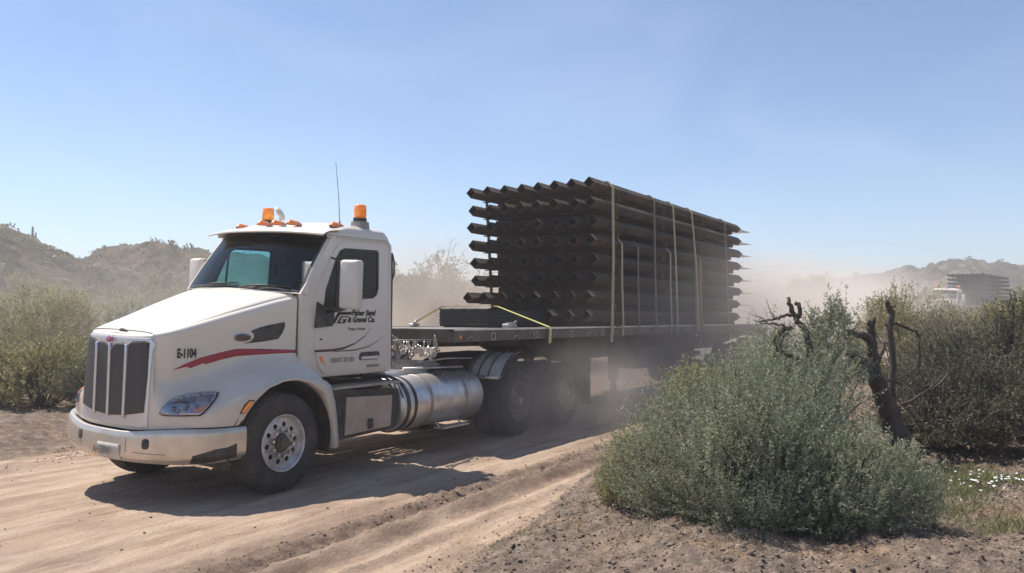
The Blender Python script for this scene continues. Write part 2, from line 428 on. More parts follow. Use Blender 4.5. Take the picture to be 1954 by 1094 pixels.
def axis(lo, hi, step, far, grow=1.09):
    a = list(np.arange(lo, hi + 1e-6, step)); s = step; x = hi
    while x < far: s *= grow; x += s; a.append(x)
    s = step; x = lo; b = []
    while x > -far: s *= grow; x -= s; b.append(x)
    return np.array(b[::-1] + a)
gx = axis(-6.5, 5.5, .035, 900); gy = axis(4.6, 13.5, .035, 900)
GX, GY = np.meshgrid(gx, gy)
GZ = ground_h(GX, GY)
nx, ny = len(gx), len(gy)
me = bpy.data.meshes.new('ground')
me.vertices.add(nx * ny); me.vertices.foreach_set('co', np.stack([GX, GY, GZ], -1).ravel().astype(np.float32))
ii, jj = np.meshgrid(np.arange(ny - 1), np.arange(nx - 1), indexing='ij')
q = (ii * nx + jj).ravel(); F = np.stack([q, q + 1, q + nx + 1, q + nx], -1)
me.loops.add(F.size); me.loops.foreach_set('vertex_index', F.ravel().astype(np.int32))
me.polygons.add(len(F)); me.polygons.foreach_set('loop_start', (np.arange(len(F)) * 4).astype(np.int32))
me.polygons.foreach_set('loop_total', np.full(len(F), 4, np.int32)); me.update(calc_edges=True); me.shade_smooth()
lx, ly = to_loc(GX, GY); ly = ly - road_off(lx)
wob = .35 * fbm(lx * .5, ly * 0 + 3.3, 3); wob2 = .25 * fbm(lx * .8 + 40, ly * 0 + 7.3, 3)
verge = np.maximum(sstep(-3.75 + wob * .4, -4.2 + wob * .6, ly - np.clip(.18 * lx - .12, -.8, .45) + .25 * fbm(GX * 3, GY * 3, 3)), sstep(2.75 + wob2, 3.4 + wob2, ly + .2 * fbm(GX * 3, GY * 3, 3)))
clod = np.exp(-((ly + 2.85 + .05 * np.sin(lx * .35 + .6)) / .34) ** 2 * (1 + .6 * fbm(GX * 4, GY * 4, 3))) * sstep(-6, -1.5, lx + 0 * ly) * (1 - sstep(3.0, 6, lx))
for nm, arr in (('verge', verge), ('clod', np.clip(clod * 1.2, 0, 1)), ('shrubby', sstep(7, 15, np.abs(ly)))):
    at = me.attributes.new(nm, 'FLOAT', 'POINT'); at.data.foreach_set('value', arr.ravel().astype(np.float32))
gm, t, p = nodes_of('desert_ground')
N = t.nodes.new; L = t.links.new
tc = N('ShaderNodeTexCoord')
mp = N('ShaderNodeMapping'); mp.inputs['Rotation'].default_value = (0, 0, -TH); mp.vector_type = 'POINT'; L(tc.outputs['Object'], mp.inputs[0])
mp2 = N('ShaderNodeMapping'); mp2.inputs['Scale'].default_value = (.55, 2.6, 1); L(mp.outputs[0], mp2.inputs[0])
def noise(scale, det=5, vec=None, rough=.6):
    n = N('ShaderNodeTexNoise'); n.inputs['Scale'].default_value = scale; n.inputs['Detail'].default_value = det; n.inputs['Roughness'].default_value = rough
    L((vec or tc.outputs['Object']), n.inputs['Vector']); return n.outputs[0]
def ramp(fac, stops):
    r = N('ShaderNodeValToRGB'); e = r.color_ramp.elements
    e[0].position, e[0].color = stops[0][0], (*stops[0][1], 1); e[1].position, e[1].color = stops[-1][0], (*stops[-1][1], 1)
    for s_ in stops[1:-1]: k = e.new(s_[0]); k.color = (*s_[1], 1)
    L(fac, r.inputs[0]); return r.outputs[0]
def mixc(f, a, b, bt='MIX'):
    m_ = N('ShaderNodeMixRGB'); m_.blend_type = bt
    (L(f, m_.inputs[0]) if not isinstance(f, float) else setattr(m_.inputs[0], 'default_value', f)); L(a, m_.inputs[1]); L(b, m_.inputs[2]); return m_.outputs[0]
def attr(n): a = N('ShaderNodeAttribute'); a.attribute_name = n; return a.outputs['Fac']
road = ramp(noise(1.6, 8, mp2.outputs[0], .65), [(.30, (.40, .29, .215)), (.46, (.48, .365, .275)), (.62, (.55, .43, .33)), (.75, (.46, .345, .26))])
blot = ramp(noise(.9, 6), [(.35, (.80, .76, .75)), (.65, (1.06, 1.03, 1.0))])
road = mixc(1.0, road, blot, 'MULTIPLY')
speck = ramp(noise(55, 2), [(.30, (.55, .52, .5)), (.38, (1, 1, 1))])
road = mixc(.8, road, speck, 'MULTIPLY')
mp3 = N('ShaderNodeMapping'); mp3.inputs['Scale'].default_value = (.16, 1.5, 1); L(mp.outputs[0], mp3.inputs[0])
bands = ramp(noise(1.9, 7, mp3.outputs[0], .7), [(.40, (.62, .56, .52)), (.50, (1, 1, 1))])
road = mixc(.5, road, bands, 'MULTIPLY')
grav = ramp(noise(9, 8, None, .7), [(.30, (.12, .092, .072)), (.5, (.22, .17, .135)), (.68, (.37, .29, .23))])
grav = mixc(.7, grav, ramp(noise(70, 3), [(.35, (.5, .48, .46)), (.6, (1.15, 1.12, 1.1))]), 'MULTIPLY')
gold = ramp(noise(1.3, 4), [(.52, (1, 1, 1)), (.68, (1.25, 1.12, .95))])
grav = mixc(1.0, grav, gold, 'MULTIPLY')
clodc = ramp(noise(14, 8, None, .7), [(.3, (.13, .09, .066)), (.6, (.25, .18, .135)), (.75, (.38, .285, .22))])
base = mixc(attr('clod'), road, clodc); base = mixc(attr('verge'), base, grav)
L(base, p.inputs['Base Color']); p.inputs['Roughness'].default_value = .95; p.inputs['Specular IOR Level'].default_value = .15
bp = N('ShaderNodeBump'); bp.inputs['Strength'].default_value = .9; bp.inputs['Distance'].default_value = .03
ad = N('ShaderNodeMath'); ad.operation = 'ADD'; L(noise(28, 8, None, .75), ad.inputs[0]); L(noise(3, 8, mp2.outputs[0], .7), ad.inputs[1])
L(ad.outputs[0], bp.inputs['Height']); L(bp.outputs[0], p.inputs['Normal'])
g = link('ground', me, gm); tag(g, kind='structure')

# loose stones on the verges and in the clod strip (nobody could count them)
def scatter_stones(name, pts, sizes, kind=True):
    ico = bmesh.new(); bmesh.ops.create_icosphere(ico, subdivisions=1, radius=1)
    bv = np.array([v.co[:] for v in ico.verts]); ico.verts.index_update(); bf = np.array([[v.index for v in f.verts] for f in ico.faces]); ico.free()
    n = len(pts); nv = len(bv)
    V = bv[None] * (1 + .8 * (rng.random((n, nv, 1)) - .5))
    ang = rng.random(n) * 6.283; ca, sa = np.cos(ang), np.sin(ang)
    V = V * np.stack([sizes * (1 + .5 * rng.random(n)), sizes, sizes * (.55 + .3 * rng.random(n))], -1)[:, None]
    V = np.stack([V[..., 0] * ca[:, None] - V[..., 1] * sa[:, None], V[..., 0] * sa[:, None] + V[..., 1] * ca[:, None], V[..., 2]], -1) + pts[:, None]
    Fs = (bf[None] + (np.arange(n) * nv)[:, None, None]).reshape(-1, 3)
    me = bpy.data.meshes.new(name); me.vertices.add(n * nv); me.vertices.foreach_set('co', V.ravel().astype(np.float32))
    me.loops.add(Fs.size); me.loops.foreach_set('vertex_index', Fs.ravel().astype(np.int32))
    me.polygons.add(len(Fs)); me.polygons.foreach_set('loop_start', (np.arange(len(Fs)) * 3).astype(np.int32)); me.polygons.foreach_set('loop_total', np.full(len(Fs), 3, np.int32))
    me.update(calc_edges=True)
    c = np.repeat((.45 + .75 * rng.random(n) ** 1.5), nv); at = me.attributes.new('tint', 'FLOAT_COLOR', 'POINT')
    at.data.foreach_set('color', np.stack([c, c, c, np.ones_like(c)], -1).ravel().astype(np.float32))
    return link(name, me, M['stone'])
n = 70000
X = rng.uniform(-6, 6.5, n); Y = rng.uniform(4.6, 16, n) ; lxx, lyy = to_loc(X, Y)
keep = ((lyy - np.clip(.18 * lxx - .12, -.8, .45) < -4.0 + .25 * rng.standard_normal(n)) | ((lyy > 2.7 + .2 * rng.standard_normal(n)) & (lyy < 9)) | ((np.abs(lyy + 2.85) < .26) & (rng.random(n) < .5)) | (rng.random(n) < .012))
X, Y = X[keep], Y[keep]; sz = .0045 + .009 * rng.random(len(X)) ** 3 + (rng.random(len(X)) < .006) * .012
o = scatter_stones('gravel', np.stack([X, Y, ground_h(X, Y) + sz * .25], -1), sz); tag(o, 'loose brown gravel and small stones scattered over the verges', 'gravel', kind='stuff')

# ================================================================== HILLS
pxs = [-1400, -900, -500, -100, 0, 60, 100, 150, 200, 250, 320, 345, 400, 480, 560, 650, 750, 830, 950, 1150, 1350, 1430, 1500, 1545, 1570, 1600, 1660, 1700, 1730, 1760, 1800, 1850, 1890, 1920, 1954, 2100, 2400, 3000, 4000]
els = [200, 190, 170, 152, 149, 128, 110, 92, 109, 117, 124, 112, 112, 108, 92, 80, 58, 52, 42, 36, 30, 36, 44, 50, 60, 56, 60, 72, 81, 78, 88, 98, 92, 88, 87, 92, 96, 90, 70]
Rr = [95, 95, 95, 95, 95, 98, 101, 104, 125, 130, 118, 118, 120, 120, 120, 125, 140, 160, 200, 260, 300, 300, 290, 280, 280, 280, 280, 280, 280, 280, 280, 280, 280, 280, 280, 280, 280, 280, 280]
az = np.arctan((np.array(pxs) - 977) / 1600)
A = np.linspace(az[0], az[-1], 620)
rr = np.linspace(.30, 1.5, 110)
Ei = np.interp(A, az, els) / 1600; Ri = np.interp(A, az, Rr) / 1.0
AA, TT = np.meshgrid(A, rr); E2 = np.interp(AA, az, els) / 1600; R2 = np.interp(AA, az, Rr)
D = R2 * TT                                   # depth along Y
HX = D * np.tan(AA); HY = D
prof = np.where(TT < 1, sstep(.30, 1.0, TT) ** 1.15, 1 - .75 * sstep(1.0, 1.5, TT))
hh = (E2 * R2 + 1.87) * prof
rid = 1 - np.abs(fbm(HX * .055, HY * .055, 5)) * 2
amp = sstep(.3, .7, TT) * (1 - .88 * np.exp(-((TT - 1) / .17) ** 2))
hh = hh + amp * (R2 / 110) ** .4 * 4.0 * (rid - .62) + sstep(.3, .6, TT) * (R2 / 110) * .9 * fbm(HX * .3, HY * .3, 4) * (.35 + .65 * (1 - np.exp(-((TT - 1) / .1) ** 2))) - 0.6 * (1 - sstep(.3, .4, TT))
b = MB(); b.grid(np.stack([HX, HY, hh], -1).tolist(), True, flip=True)
hm, t, p = nodes_of('rocky_hillside'); N = t.nodes.new; L = t.links.new; tc = N('ShaderNodeTexCoord')
rock = ramp(noise(.16, 9, None, .72), [(.34, (.075, .058, .036)), (.46, (.14, .108, .064)), (.56, (.22, .17, .11)), (.68, (.33, .255, .18))])
scrub = ramp(noise(.55, 6, None, .7), [(.42, (.42, .46, .34)), (.56, (1, 1, 1))])
L(mixc(.9, rock, scrub, 'MULTIPLY'), p.inputs['Base Color']); p.inputs['Roughness'].default_value = 1; p.inputs['Specular IOR Level'].default_value = .05
bp = N('ShaderNodeBump'); bp.inputs['Strength'].default_value = .9; bp.inputs['Distance'].default_value = 1.2; L(noise(.5, 9, None, .75), bp.inputs['Height']); L(bp.outputs[0], p.inputs['Normal'])
hills = b.build('hills', hm, fixn=False); tag(hills, kind='structure')
HB = BVHTree.FromPolygons(b.v, b.f)
def hill_z(x, y):
    h = HB.ray_cast(Vector((x, y, 200)), Vector((0, 0, -1))); g_ = gz(x, y)
    return max(g_, h[0].z) if h[0] is not None else g_

# ================================================================== PLANTS
def leaf_arrays(P, D, ln, wd, tint):
    """rhombic leaves: base P, direction D"""
    n = len(P); D = D / (np.linalg.norm(D, axis=1, keepdims=True) + 1e-9)
    r = rng.standard_normal((n, 3)); S = np.cross(D, r); S /= (np.linalg.norm(S, axis=1, keepdims=True) + 1e-9)
    ln = np.broadcast_to(ln, (n,))[:, None]; wd = np.broadcast_to(wd, (n,))[:, None]
    nrm = np.cross(D, S)
    m = P + D * ln * .5 + nrm * ln * .08
    V = np.stack([P, m + S * wd * .5, P + D * ln, m - S * wd * .5], 1)
    return V, np.broadcast_to(tint, (n,))
def leaves_object(name, V, T, m, parent, mtx=None):
    n = len(V); me = bpy.data.meshes.new(name); me.vertices.add(n * 4); me.vertices.foreach_set('co', V.reshape(-1).astype(np.float32))
    me.loops.add(n * 4); me.loops.foreach_set('vertex_index', np.arange(n * 4, dtype=np.int32))
    me.polygons.add(n); me.polygons.foreach_set('loop_start', (np.arange(n) * 4).astype(np.int32)); me.polygons.foreach_set('loop_total', np.full(n, 4, np.int32))
    me.update(calc_edges=True)
    at = me.attributes.new('tint', 'FLOAT', 'POINT'); at.data.foreach_set('value', np.repeat(T, 4).astype(np.float32))
    return link(name, me, m, parent, mtx)
M['sage'] = leaf_mat('saltbush_leaf', (.10, .108, .068), (.44, .46, .31), .28)
M['olive'] = leaf_mat('olive_leaf', (.165, .152, .072), (.43, .395, .20), .35)
M['yellowgreen'] = leaf_mat('yellow_green_leaf', (.19, .185, .075), (.46, .42, .20), .4)
M['darkgreen'] = leaf_mat('dark_mesquite_leaf', (.060, .056, .036), (.185, .18, .11), .3)
M['hillbush'] = leaf_mat('hill_scrub_leaf', (.10, .085, .045), (.24, .20, .11), .2)
M['greybrush'] = leaf_mat('grey_dry_brush', (.12, .10, .085), (.27, .235, .20), .2)
M['grass'] = leaf_mat('fresh_grass_blade', (.12, .13, .05), (.33, .33, .16), .35)
M['drygrass'] = leaf_mat('dry_grass_blade', (.22, .18, .10), (.42, .35, .22), .3)

def lumps(dirs, k=9, amp=.32, seed=0):
    g = np.random.default_rng(seed); c = g.standard_normal((k, 3)); c[:, 2] = np.abs(c[:, 2]); c /= np.linalg.norm(c, axis=1, keepdims=True)
    d = dirs @ c.T; return (1 - amp) + amp * np.clip(d, 0, 1).max(1) ** 5
def bush(name, x, y, rx, ry, h, ns, per, ln, wd, m, label, cat='bush', group=None, seed=1, z=None, lift=.12, upb=.7, stems=26, spr=.16, lump=.32, stem_m='stem', srad=.008, inner=.55, shape=1.0, clump=.16):
    global rng
    g = np.random.default_rng(seed); rng = g
    z0 = (gz(x, y) if z is None else z) - .03
    root = thing(name, Matrix.Translation((x, y, z0)), label, cat, group)
    d = g.standard_normal((ns, 3)); d[:, 2] = np.abs(d[:, 2]) * 1.1 - .15; d /= np.linalg.norm(d, axis=1, keepdims=True)
    nc = max(12, ns // 26); cd = g.standard_normal((nc, 3)); cd[:, 2] = np.abs(cd[:, 2]) * 1.1 - .15; cd /= np.linalg.norm(cd, axis=1, keepdims=True)
    ci = g.integers(0, nc, ns); own = g.random(ns) < .18; cr_ = inner + (1.02 - inner) * g.random(nc) ** .55
    d = np.where(own[:, None], d, cd[ci] + clump * g.standard_normal((ns, 3))); d /= np.linalg.norm(d, axis=1, keepdims=True)
    d[:, 2] = np.where(d[:, 2] < -.15, -d[:, 2] * .5, d[:, 2])
    rad = np.where(own, inner + (1 - inner) * g.random(ns) ** .6, np.clip(cr_[ci] + .07 * g.standard_normal(ns), .1, 1.08)) * lumps(d, seed=seed, amp=lump)
    ctint = g.random(nc)[ci]
    low = np.clip(1 - d[:, 2] * 0, 0, 1)
    P = np.stack([d[:, 0] * rx * rad, d[:, 1] * ry * rad, (h * lift) + (np.abs(d[:, 2]) * (1 - lift)) * h * rad], -1)
    P[:, :2] *= (1 - (1 - shape) * (P[:, 2:] / h))
    # sprigs
    out = d.copy(); out[:, 2] += upb; out += .45 * g.standard_normal((ns, 3)); out /= np.linalg.norm(out, axis=1, keepdims=True)
    tt = g.random((ns, per)); L_ = spr * (.6 + .8 * g.random((ns, 1)))
    base = P[:, None] + out[:, None] * (tt * L_)[..., None]
    ld = out[:, None] * .8 + .75 * g.standard_normal((ns, per, 3))
    shade = g.random((ns, 1)) * .25 + ctint[:, None] * .3 + lumps(d, 7, .9, seed + 3)[:, None] * .12
    T = np.clip(shade + .35 * g.random((ns, per)), 0, 1)
    sz = ln * (.6 + .7 * g.random(ns * per))
    V, T = leaf_arrays(base.reshape(-1, 3), ld.reshape(-1, 3), sz, sz * wd, T.reshape(-1))
    V[..., 2] = np.maximum(V[..., 2], .01)
    leaves_object('foliage', V, T, m, root)
    b = MB()
    idx = g.integers(0, ns, stems)
    for i in idx:
        e = P[i]; a = np.array([e[0] * .12, e[1] * .12, 0]); mid = (a + e) / 2 + np.array([0, 0, .12 * h]) + g.standard_normal(3) * .04 * h
        r0 = srad * (1 + g.random()); b.tube([a, mid * .6 + a * .4, mid, e, e + out[i] * spr], [r0 * 1.5, r0 * 1.2, r0, r0 * .6, r0 * .25], 5)
    b.build('branch', M[stem_m], root)
    return root

def branch_walk(b, p, d, ln, r, depth, g, kink=.35, split=3, twist=.6, taper=.55, n=7):
    """one limb with its twigs"""
    k = 5; P = [Vector(p)]; d = Vector(d).normalized()
    for i in range(k):
        d = (d + Vector(g.standard_normal(3)) * kink * .35).normalized(); P.append(P[-1] + d * ln / k)
    b.tube(P, [r * (1 - (1 - taper) * i / k) for i in range(k + 1)], n)
    if depth > 0:
        for s_ in range(split):
            i = int(g.integers(2, k + 1)); dd = (d + Vector(g.standard_normal(3)) * twist).normalized()
            branch_walk(b, P[i], dd, ln * (.5 + .3 * g.random()), r * taper * .8, depth - 1, g, kink, split, twist, taper, max(4, n - 2))

print('ground+hills done')

# ================================================================== TRUCK
TRUCK = thing('semi_truck', TM, 'white day-cab semi truck with red swoosh and lettered door, pulling the near flatbed', 'truck')
def T(b, name, m, roll=True, parent=None):
    return b.build(name, m, parent or TRUCK, (ROLL if roll else None))

# ---- hood: front skin from rear far edge round the nose to rear near edge
hood_n = [(-1.15, 0), (-1.13, .25), (-1.065, .47), (-.91, .595), (-.62, .67), (-.3, .745), (-.05, .80), (.2, .86), (.42, .925)]
fend_n = [(-1.15, 0), (-1.135, .30), (-1.09, .56), (-.99, .84), (-.80, 1.07), (-.52, 1.17), (-.2, 1.205), (.2, 1.21), (.62, 1.195)]
zs_n = [1.625, 1.63, 1.642, 1.68, 1.76, 1.855, 1.925, 1.995, 2.05]
zf_n = [1.30, 1.30, 1.25, 1.17, 1.22, 1.33, 1.40, 1.42, 1.42]
NS, NV = 90, 34
Hc = crom(hood_n, NS); Fc = crom(fend_n, NS); Zs = crom([[z] for z in zs_n], NS)[:, 0]; Zf = crom([[z] for z in zf_n], NS)[:, 0]
ARX = [-.54, -.5, -.46, -.36, -.2, 0, .19, .4, .62]; ARZ = [.765, .81, .88, 1.0, 1.12, 1.175, 1.18, 1.13, 1.0]
def arch_z(x): return float(np.interp(x, ARX, ARZ)) if x > -.54 else .765
def skin(i, v):
    fx, fy = Fc[i]; hx, hy = Hc[i]; zb = arch_z(fx) - .062 * (1 - float(sstep(NS * .10, NS * .5, i))); zs = Zs[i]; z = zb + (zs - zb) * v
    wf = 1 - float(sstep(Zf[i] - .34, Zf[i] + .02, z)); 
    if i < NS * .27: wf = max(0, min(1, 1 - (z - .765) / (zs - .765)))
    # shoulder roll
    r = .06 if i > NS * .27 else .035; k = max(0, (z - (zs - r)) / r); ins = r * (1 - math.sqrt(max(0, 1 - k * k)))
    x, y = hx + (fx - hx) * wf, hy + (fy - hy) * wf
    if i < NS * .27: x += ins
    y = y * (1 - ins / max(y, .3)) if y > 0 else 0
    return (x, y, z)
vv = [0, .015] + list(np.linspace(.04, .93, NV - 8)) + [.945, .96, .972, .982, .992, 1.0]
rows = []
for v in vv:
    half = [skin(i, v) for i in range(NS)]
    rows.append([(x, y, z) for x, y, z in half[::-1]] + [(x, -y, z) for x, y, z in half[1:]])
b = MB(); b.mi = 0; b.grid(rows)
# hood top between the shoulders
top = []
edge = [skin(i, 1.0) for i in range(NS)]
for k in range(0, 13):
    a = k / 12 * math.pi / 2; row = []
    for i in range(NS):
        x, y, z = edge[i]; cr = .085 * float(sstep(-1.1, .1, x)) + .012
        yy = y * math.cos(a) if k < 12 else 0
        row.append((x + (1 - math.cos(a)) * 0.02 * (y > .3) - .10 * (1 - yy / max(y, .01)) * float(sstep(-.2, .42, x)), yy, z + cr * math.sin(a)))
    top.append(row)
# keep the cowl edge straight enough: rows run edge -> centre
b.grid(top); b.grid([[(x, -y, z) for x, y, z in r] for r in top])
body_v, body_f = list(b.v), [f for f in b.f]
hood = T(b, 'hood', M['paint'])
BODY = BVHTree.FromPolygons(body_v, body_f)
side = lambda u, v: (u, -3, v); FWD = (1, 0, 0)
front = lambda u, v: (-4, u, v)
A2 = 1 / math.sqrt(2)
def diag(sgn): return lambda u, v: (-2.5 * A2 + u * A2, sgn * (-2.5 * A2 - u * A2), v)     # u grows to the rear

# wheel-arch lips, liners and rear mud shields
for s in (-1, 1):
    xs = list(np.linspace(-.5, .62, 26)); zz = [arch_z(x) for x in xs]
    xs += [.70, .765, .80, .815]; zz += [.84, .66, .48, .36]
    yo = [float(np.interp(x, Fc[:, 0], Fc[:, 1])) if x < .62 else 1.195 for x in xs]
    P = []
    for k in range(5):
        row = []
        for i, (x, z) in enumerate(zip(xs, zz)):
            i0, i1 = max(i - 1, 0), min(i + 1, len(xs) - 1)
            tx, tz = xs[i1] - xs[i0], zz[i1] - zz[i0]; l = math.hypot(tx, tz); nx_, nz_ = -tz / l, tx / l
            wd = .012 + .105 * float(sstep(.30, .60, x)) - .06 * float(sstep(.62, .82, x))
            off = [wd, wd, 0, -.012, -.012][k]; yy = yo[i] + [-.02, .002, .005, .0, -.25][k]
            row.append((x + nx_ * off, s * yy, z + nz_ * off))
        P.append(row)
    b = MB(); b.grid(P); T(b, 'fender_lip', M['paint'])
    b = MB(); P = []
    for yy in (1.17, .62):
        P.append([(.06 + .70 * math.cos(R(a)), s * yy, .50 + .665 * math.sin(R(a))) for a in range(-15, 196, 10)])
    b.grid(P); b.add([(x, y, z) for x, y, z in P[1]], [tuple(range(len(P[1])))]); T(b, 'wheel_arch_liner', M['dark'])

# ---- bumper
bo = [(-1.235, 0), (-1.215, .32), (-1.16, .58), (-1.05, .86), (-.86, 1.075), (-.68, 1.17), (-.47, 1.21)]
Bc = crom(bo, 44)
def bump_pt(i, v):
    x, y = Bc[i]; zt = .756 - .062 * (1 - float(sstep(5, 26, i)))
    z0 = .395 + .035 * (i / 43) ** 2; z = z0 + (zt - z0) * v
    bulge = .008 * math.sin(v * math.pi) - .05 * max(0, .2 - v) / .2 - .02 * max(0, v - .9) / .1
    k = (1.3 + 0) ; n_ = Vector((-1, y * .9, 0)).normalized() if i < 30 else Vector((-.35, 1, 0)).normalized()
    return (x + n_.x * bulge, y + n_.y * bulge, z)
P = []
for v in [0, .06, .12, .2, .3, .42, .55, .68, .8, .88, .93, .97, 1]:
    hf = [bump_pt(i, v) for i in range(44)]; P.append(hf[::-1] + [(x, -y, z) for x, y, z in hf[1:]])
inner = []
for z in (.67, .42):
    hf = [(Bc[i][0] + .13 + .0 * i, Bc[i][1] * .93, z) for i in range(44)]; inner.append(hf[::-1] + [(x, -y, z) for x, y, z in hf[1:]])
b = MB(); b.grid(P + inner + [P[0]]); bv_, bf_ = list(b.v), list(b.f); BUMP = T(b, 'bumper', M['bumper'])
BB = BVHTree.FromPolygons(bv_, bf_)
def D_(name, poly, org, d, m, par, **k):
    return decal(name, poly, org, d, m, par, **k)
# black sheet that paints the shade in the gap between bumper and hood
b = MB(); hf = [(Bc[i][0] + .15, Bc[i][1] * .945) for i in range(44)]; pl = [(x, y) for x, y in hf[::-1]] + [(x, -y) for x, y in hf[1:]]
b.grid([[(x, y, z) for x, y in pl] for z in (.62, .775)]); T(b, 'bumper_gap_shade', M['black'])
for y in (-.60, .37): D_('tow_hole', rrect(y - .036, y + .036, .545, .645, .03), front, FWD, M['black'], BUMP, bvh=BB, off=.006, mtx=None)
pl_ = D_('number_plate', rrect(-.30, .02, .42, .565, .01), front, FWD, M['plate'], BUMP, bvh=BB, off=.014, skirt=.01)
me = text_mesh('AH 55041', .105, 0, .003)
me.transform(Matrix.Translation((-.26 * .5 * 2 + .02, -.035, 0)) @ Matrix.Diagonal((.62, 1, 1, 1)))
link('plate_lettering', me, M['greylet'], BUMP, Matrix(((0, 0, -1, -1.268), (-1, 0, 0, -.17), (0, 1, 0, .495), (0, 0, 0, 1))))
for s in (-1, 1):
    og = diag(s); dv = (A2, -s * -A2 if False else (A2 if s > 0 else A2) * (1 if s == 1 else 1), 0)
    dv = (A2, A2 if s == 1 else -A2, 0)
    # s=+1 here means near side (negative y)
    D_('fog_lamp_recess', [(.02, .425), (.05, .50), (.17, .535), (.25, .56), (.36, .57), (.44, .60), (.44, .46), (.30, .45), (.15, .42)][::1], og, dv, M['black'], BUMP, bvh=BB, off=.005, step=.018)
    D_('bumper_seam', [(-.60, .44), (-.595, .44), (-.595, .64), (-.60, .64)], og, dv, M['greylet'], BUMP, bvh=BB, off=.003)
    D_('bumper_crease', [(-.52, .50), (-.20, .502), (-.20, .508), (-.52, .506)], og, dv, M['greylet'], BUMP, bvh=BB, off=.003)
    # headlight
    hp = [(-.285, .905), (-.255, .965), (-.20, 1.02), (-.12, 1.055), (0, 1.078), (.13, 1.09), (.245, 1.095), (.235, 1.05), (.19, .98), (.135, .915), (.10, .893), (-.08, .885), (-.25, .885)]
    hp = [(u, v - .02) for u, v in hp]
    inn = [(u * .93 - .003, .985 + (v - .985) * .9) for u, v in hp]
    h = D_('headlight', hp, og, dv, M['black'], TRUCK, off=.010, skirt=.02, mtx=ROLL, step=.018)
    D_('headlight_reflector', inn, og, dv, M['reflector'], h, off=.018, step=.018)
    D_('headlight_lamp', ellipse(-.09, .955, .085, .055), og, dv, M['chrome'], h, off=.025, skirt=.01)
    D_('headlight_lamp', ellipse(.10, .975, .065, .05), og, dv, M['white_lens'], h, off=.025, skirt=.01)
    D_('turn_signal', [(.03, .91), (.12, .915), (.17, .965), (.10, .93)], og, dv, M['amber'], h, off=.029, step=.018)
    D_('headlight_lens', inn, og, dv, M['headglass'], h, off=.036, skirt=.012, step=.018)
    ss = (lambda u, v, s=s: (u, -3 * s, v))
    sd = (0, s, 0)
    # side marker
    mk = D_('side_marker_light', [(-.530, .878), (-.482, .882), (-.402, .968), (-.366, 1.0), (-.43, 1.008), (-.482, .965)], ss, sd, M['black'], TRUCK, off=.010, skirt=.012, mtx=ROLL)
    D_('marker_lens', [(-.512, .889), (-.486, .892), (-.412, .970), (-.39, .992), (-.426, .996), (-.470, .958)], ss, sd, M['amber'], mk, off=.02, skirt=.01)
    # vent, oval, stripe
    D_('side_vent', [(-.17, 1.537), (-.09, 1.562), (-.055, 1.60), (-.06, 1.64), (-.095, 1.668), (.0, 1.705), (.10, 1.73), (.285, 1.765), (.29, 1.72), (.265, 1.65), (.22, 1.582), (.05, 1.556)], ss, sd, M['black'], TRUCK, off=.005, mtx=ROLL)
    ov = D_('oval_emblem', ellipse(-.19, 1.602, .100, .044, 28), ss, sd, M['chrome'], TRUCK, off=.008, skirt=.008, mtx=ROLL)
    D_('oval_face', ellipse(-.19, 1.602, .086, .034, 28), ss, sd, M['bronze'], ov, off=.012)
    D_('stripe', [(-.90, 1.287), (-.78, 1.345), (-.63, 1.402), (-.40, 1.455), (-.25, 1.484), (0, 1.480), (.2, 1.470), (.418, 1.460), (.418, 1.428), (.2, 1.424), (0, 1.418), (-.25, 1.408), (-.42, 1.375), (-.57, 1.335), (-.59, 1.348), (-.72, 1.302), (-.76, 1.318)], ss, sd, M['red'], TRUCK, off=.003, mtx=ROLL)

# unit number on both hood sides
me = text_mesh('E-1104', .125, 0, .005); me.transform(Matrix.Diagonal((.56, 1, 1, 1)))
hit = BODY.ray_cast(Vector((-.84, -3, 1.455)), Vector((0, 1, 0)))
n1 = hit[1] if hit[1].y < 0 else -hit[1]
xa = Vector((-n1.y, n1.x, 0)).normalized(); 
P0 = hit[0] + n1 * .006
# follow the panel: x axis along the body between two hits
h2 = BODY.ray_cast(Vector((-.58, -3, 1.455)), Vector((0, 1, 0))); xa = (h2[0] - hit[0]).normalized(); za = Vector((0, 0, 1)); na = xa.cross(za).normalized()
fr = Matrix(((xa.x, za.x, na.x, P0.x), (xa.y, za.y, na.y, P0.y), (xa.z, za.z, na.z, P0.z), (0, 0, 0, 1)))
link('unit_number', me, M['letter'], TRUCK, ROLL @ fr @ Matrix.Translation((-.02, -.045, .002)))

# ---- grille
grille_c = D_('grille', [(-.535, .735), (.535, .735), (.512, 1.56), (.495, 1.598), (-.495, 1.598), (-.512, 1.56)], front, FWD, M['grille_chrome'], TRUCK, off=.012, skirt=.02, mtx=ROLL, step=.035)
pan = {1: [(.020, .822), (.218, .835), (.218, 1.47), (.215, 1.515), (.18, 1.54), (.10, 1.535), (.05, 1.505), (.02, 1.45)],
       2: [(.262, .84), (.485, .88), (.495, 1.2), (.478, 1.555), (.44, 1.572), (.31, 1.565), (.268, 1.53), (.262, 1.47)]}
for s in (-1, 1):
    for k in (1, 2):
        pp = [(s * u, v) for u, v in pan[k]]
        D_('grille_screen', pp if s > 0 else pp[::-1], front, FWD, M['mesh'], grille_c, off=.024, step=.03)
for y in (-.24, 0, .24):
    b = MB(); P = []
    for v in np.linspace(.81, 1.53, 12):
        h = BODY.ray_cast(Vector((-4, y, v)), Vector((1, 0, 0))); P.append(h[0] + Vector((-.022, 0, 0)))
    b.tube(P, [.017] * 12, 8); b.build('grille_bar', M['grille_chrome'], grille_c)
bd = D_('nose_badge', ellipse(0, 1.570, .064, .034, 24), front, FWD, M['grille_chrome'], grille_c, off=.028, skirt=.02)
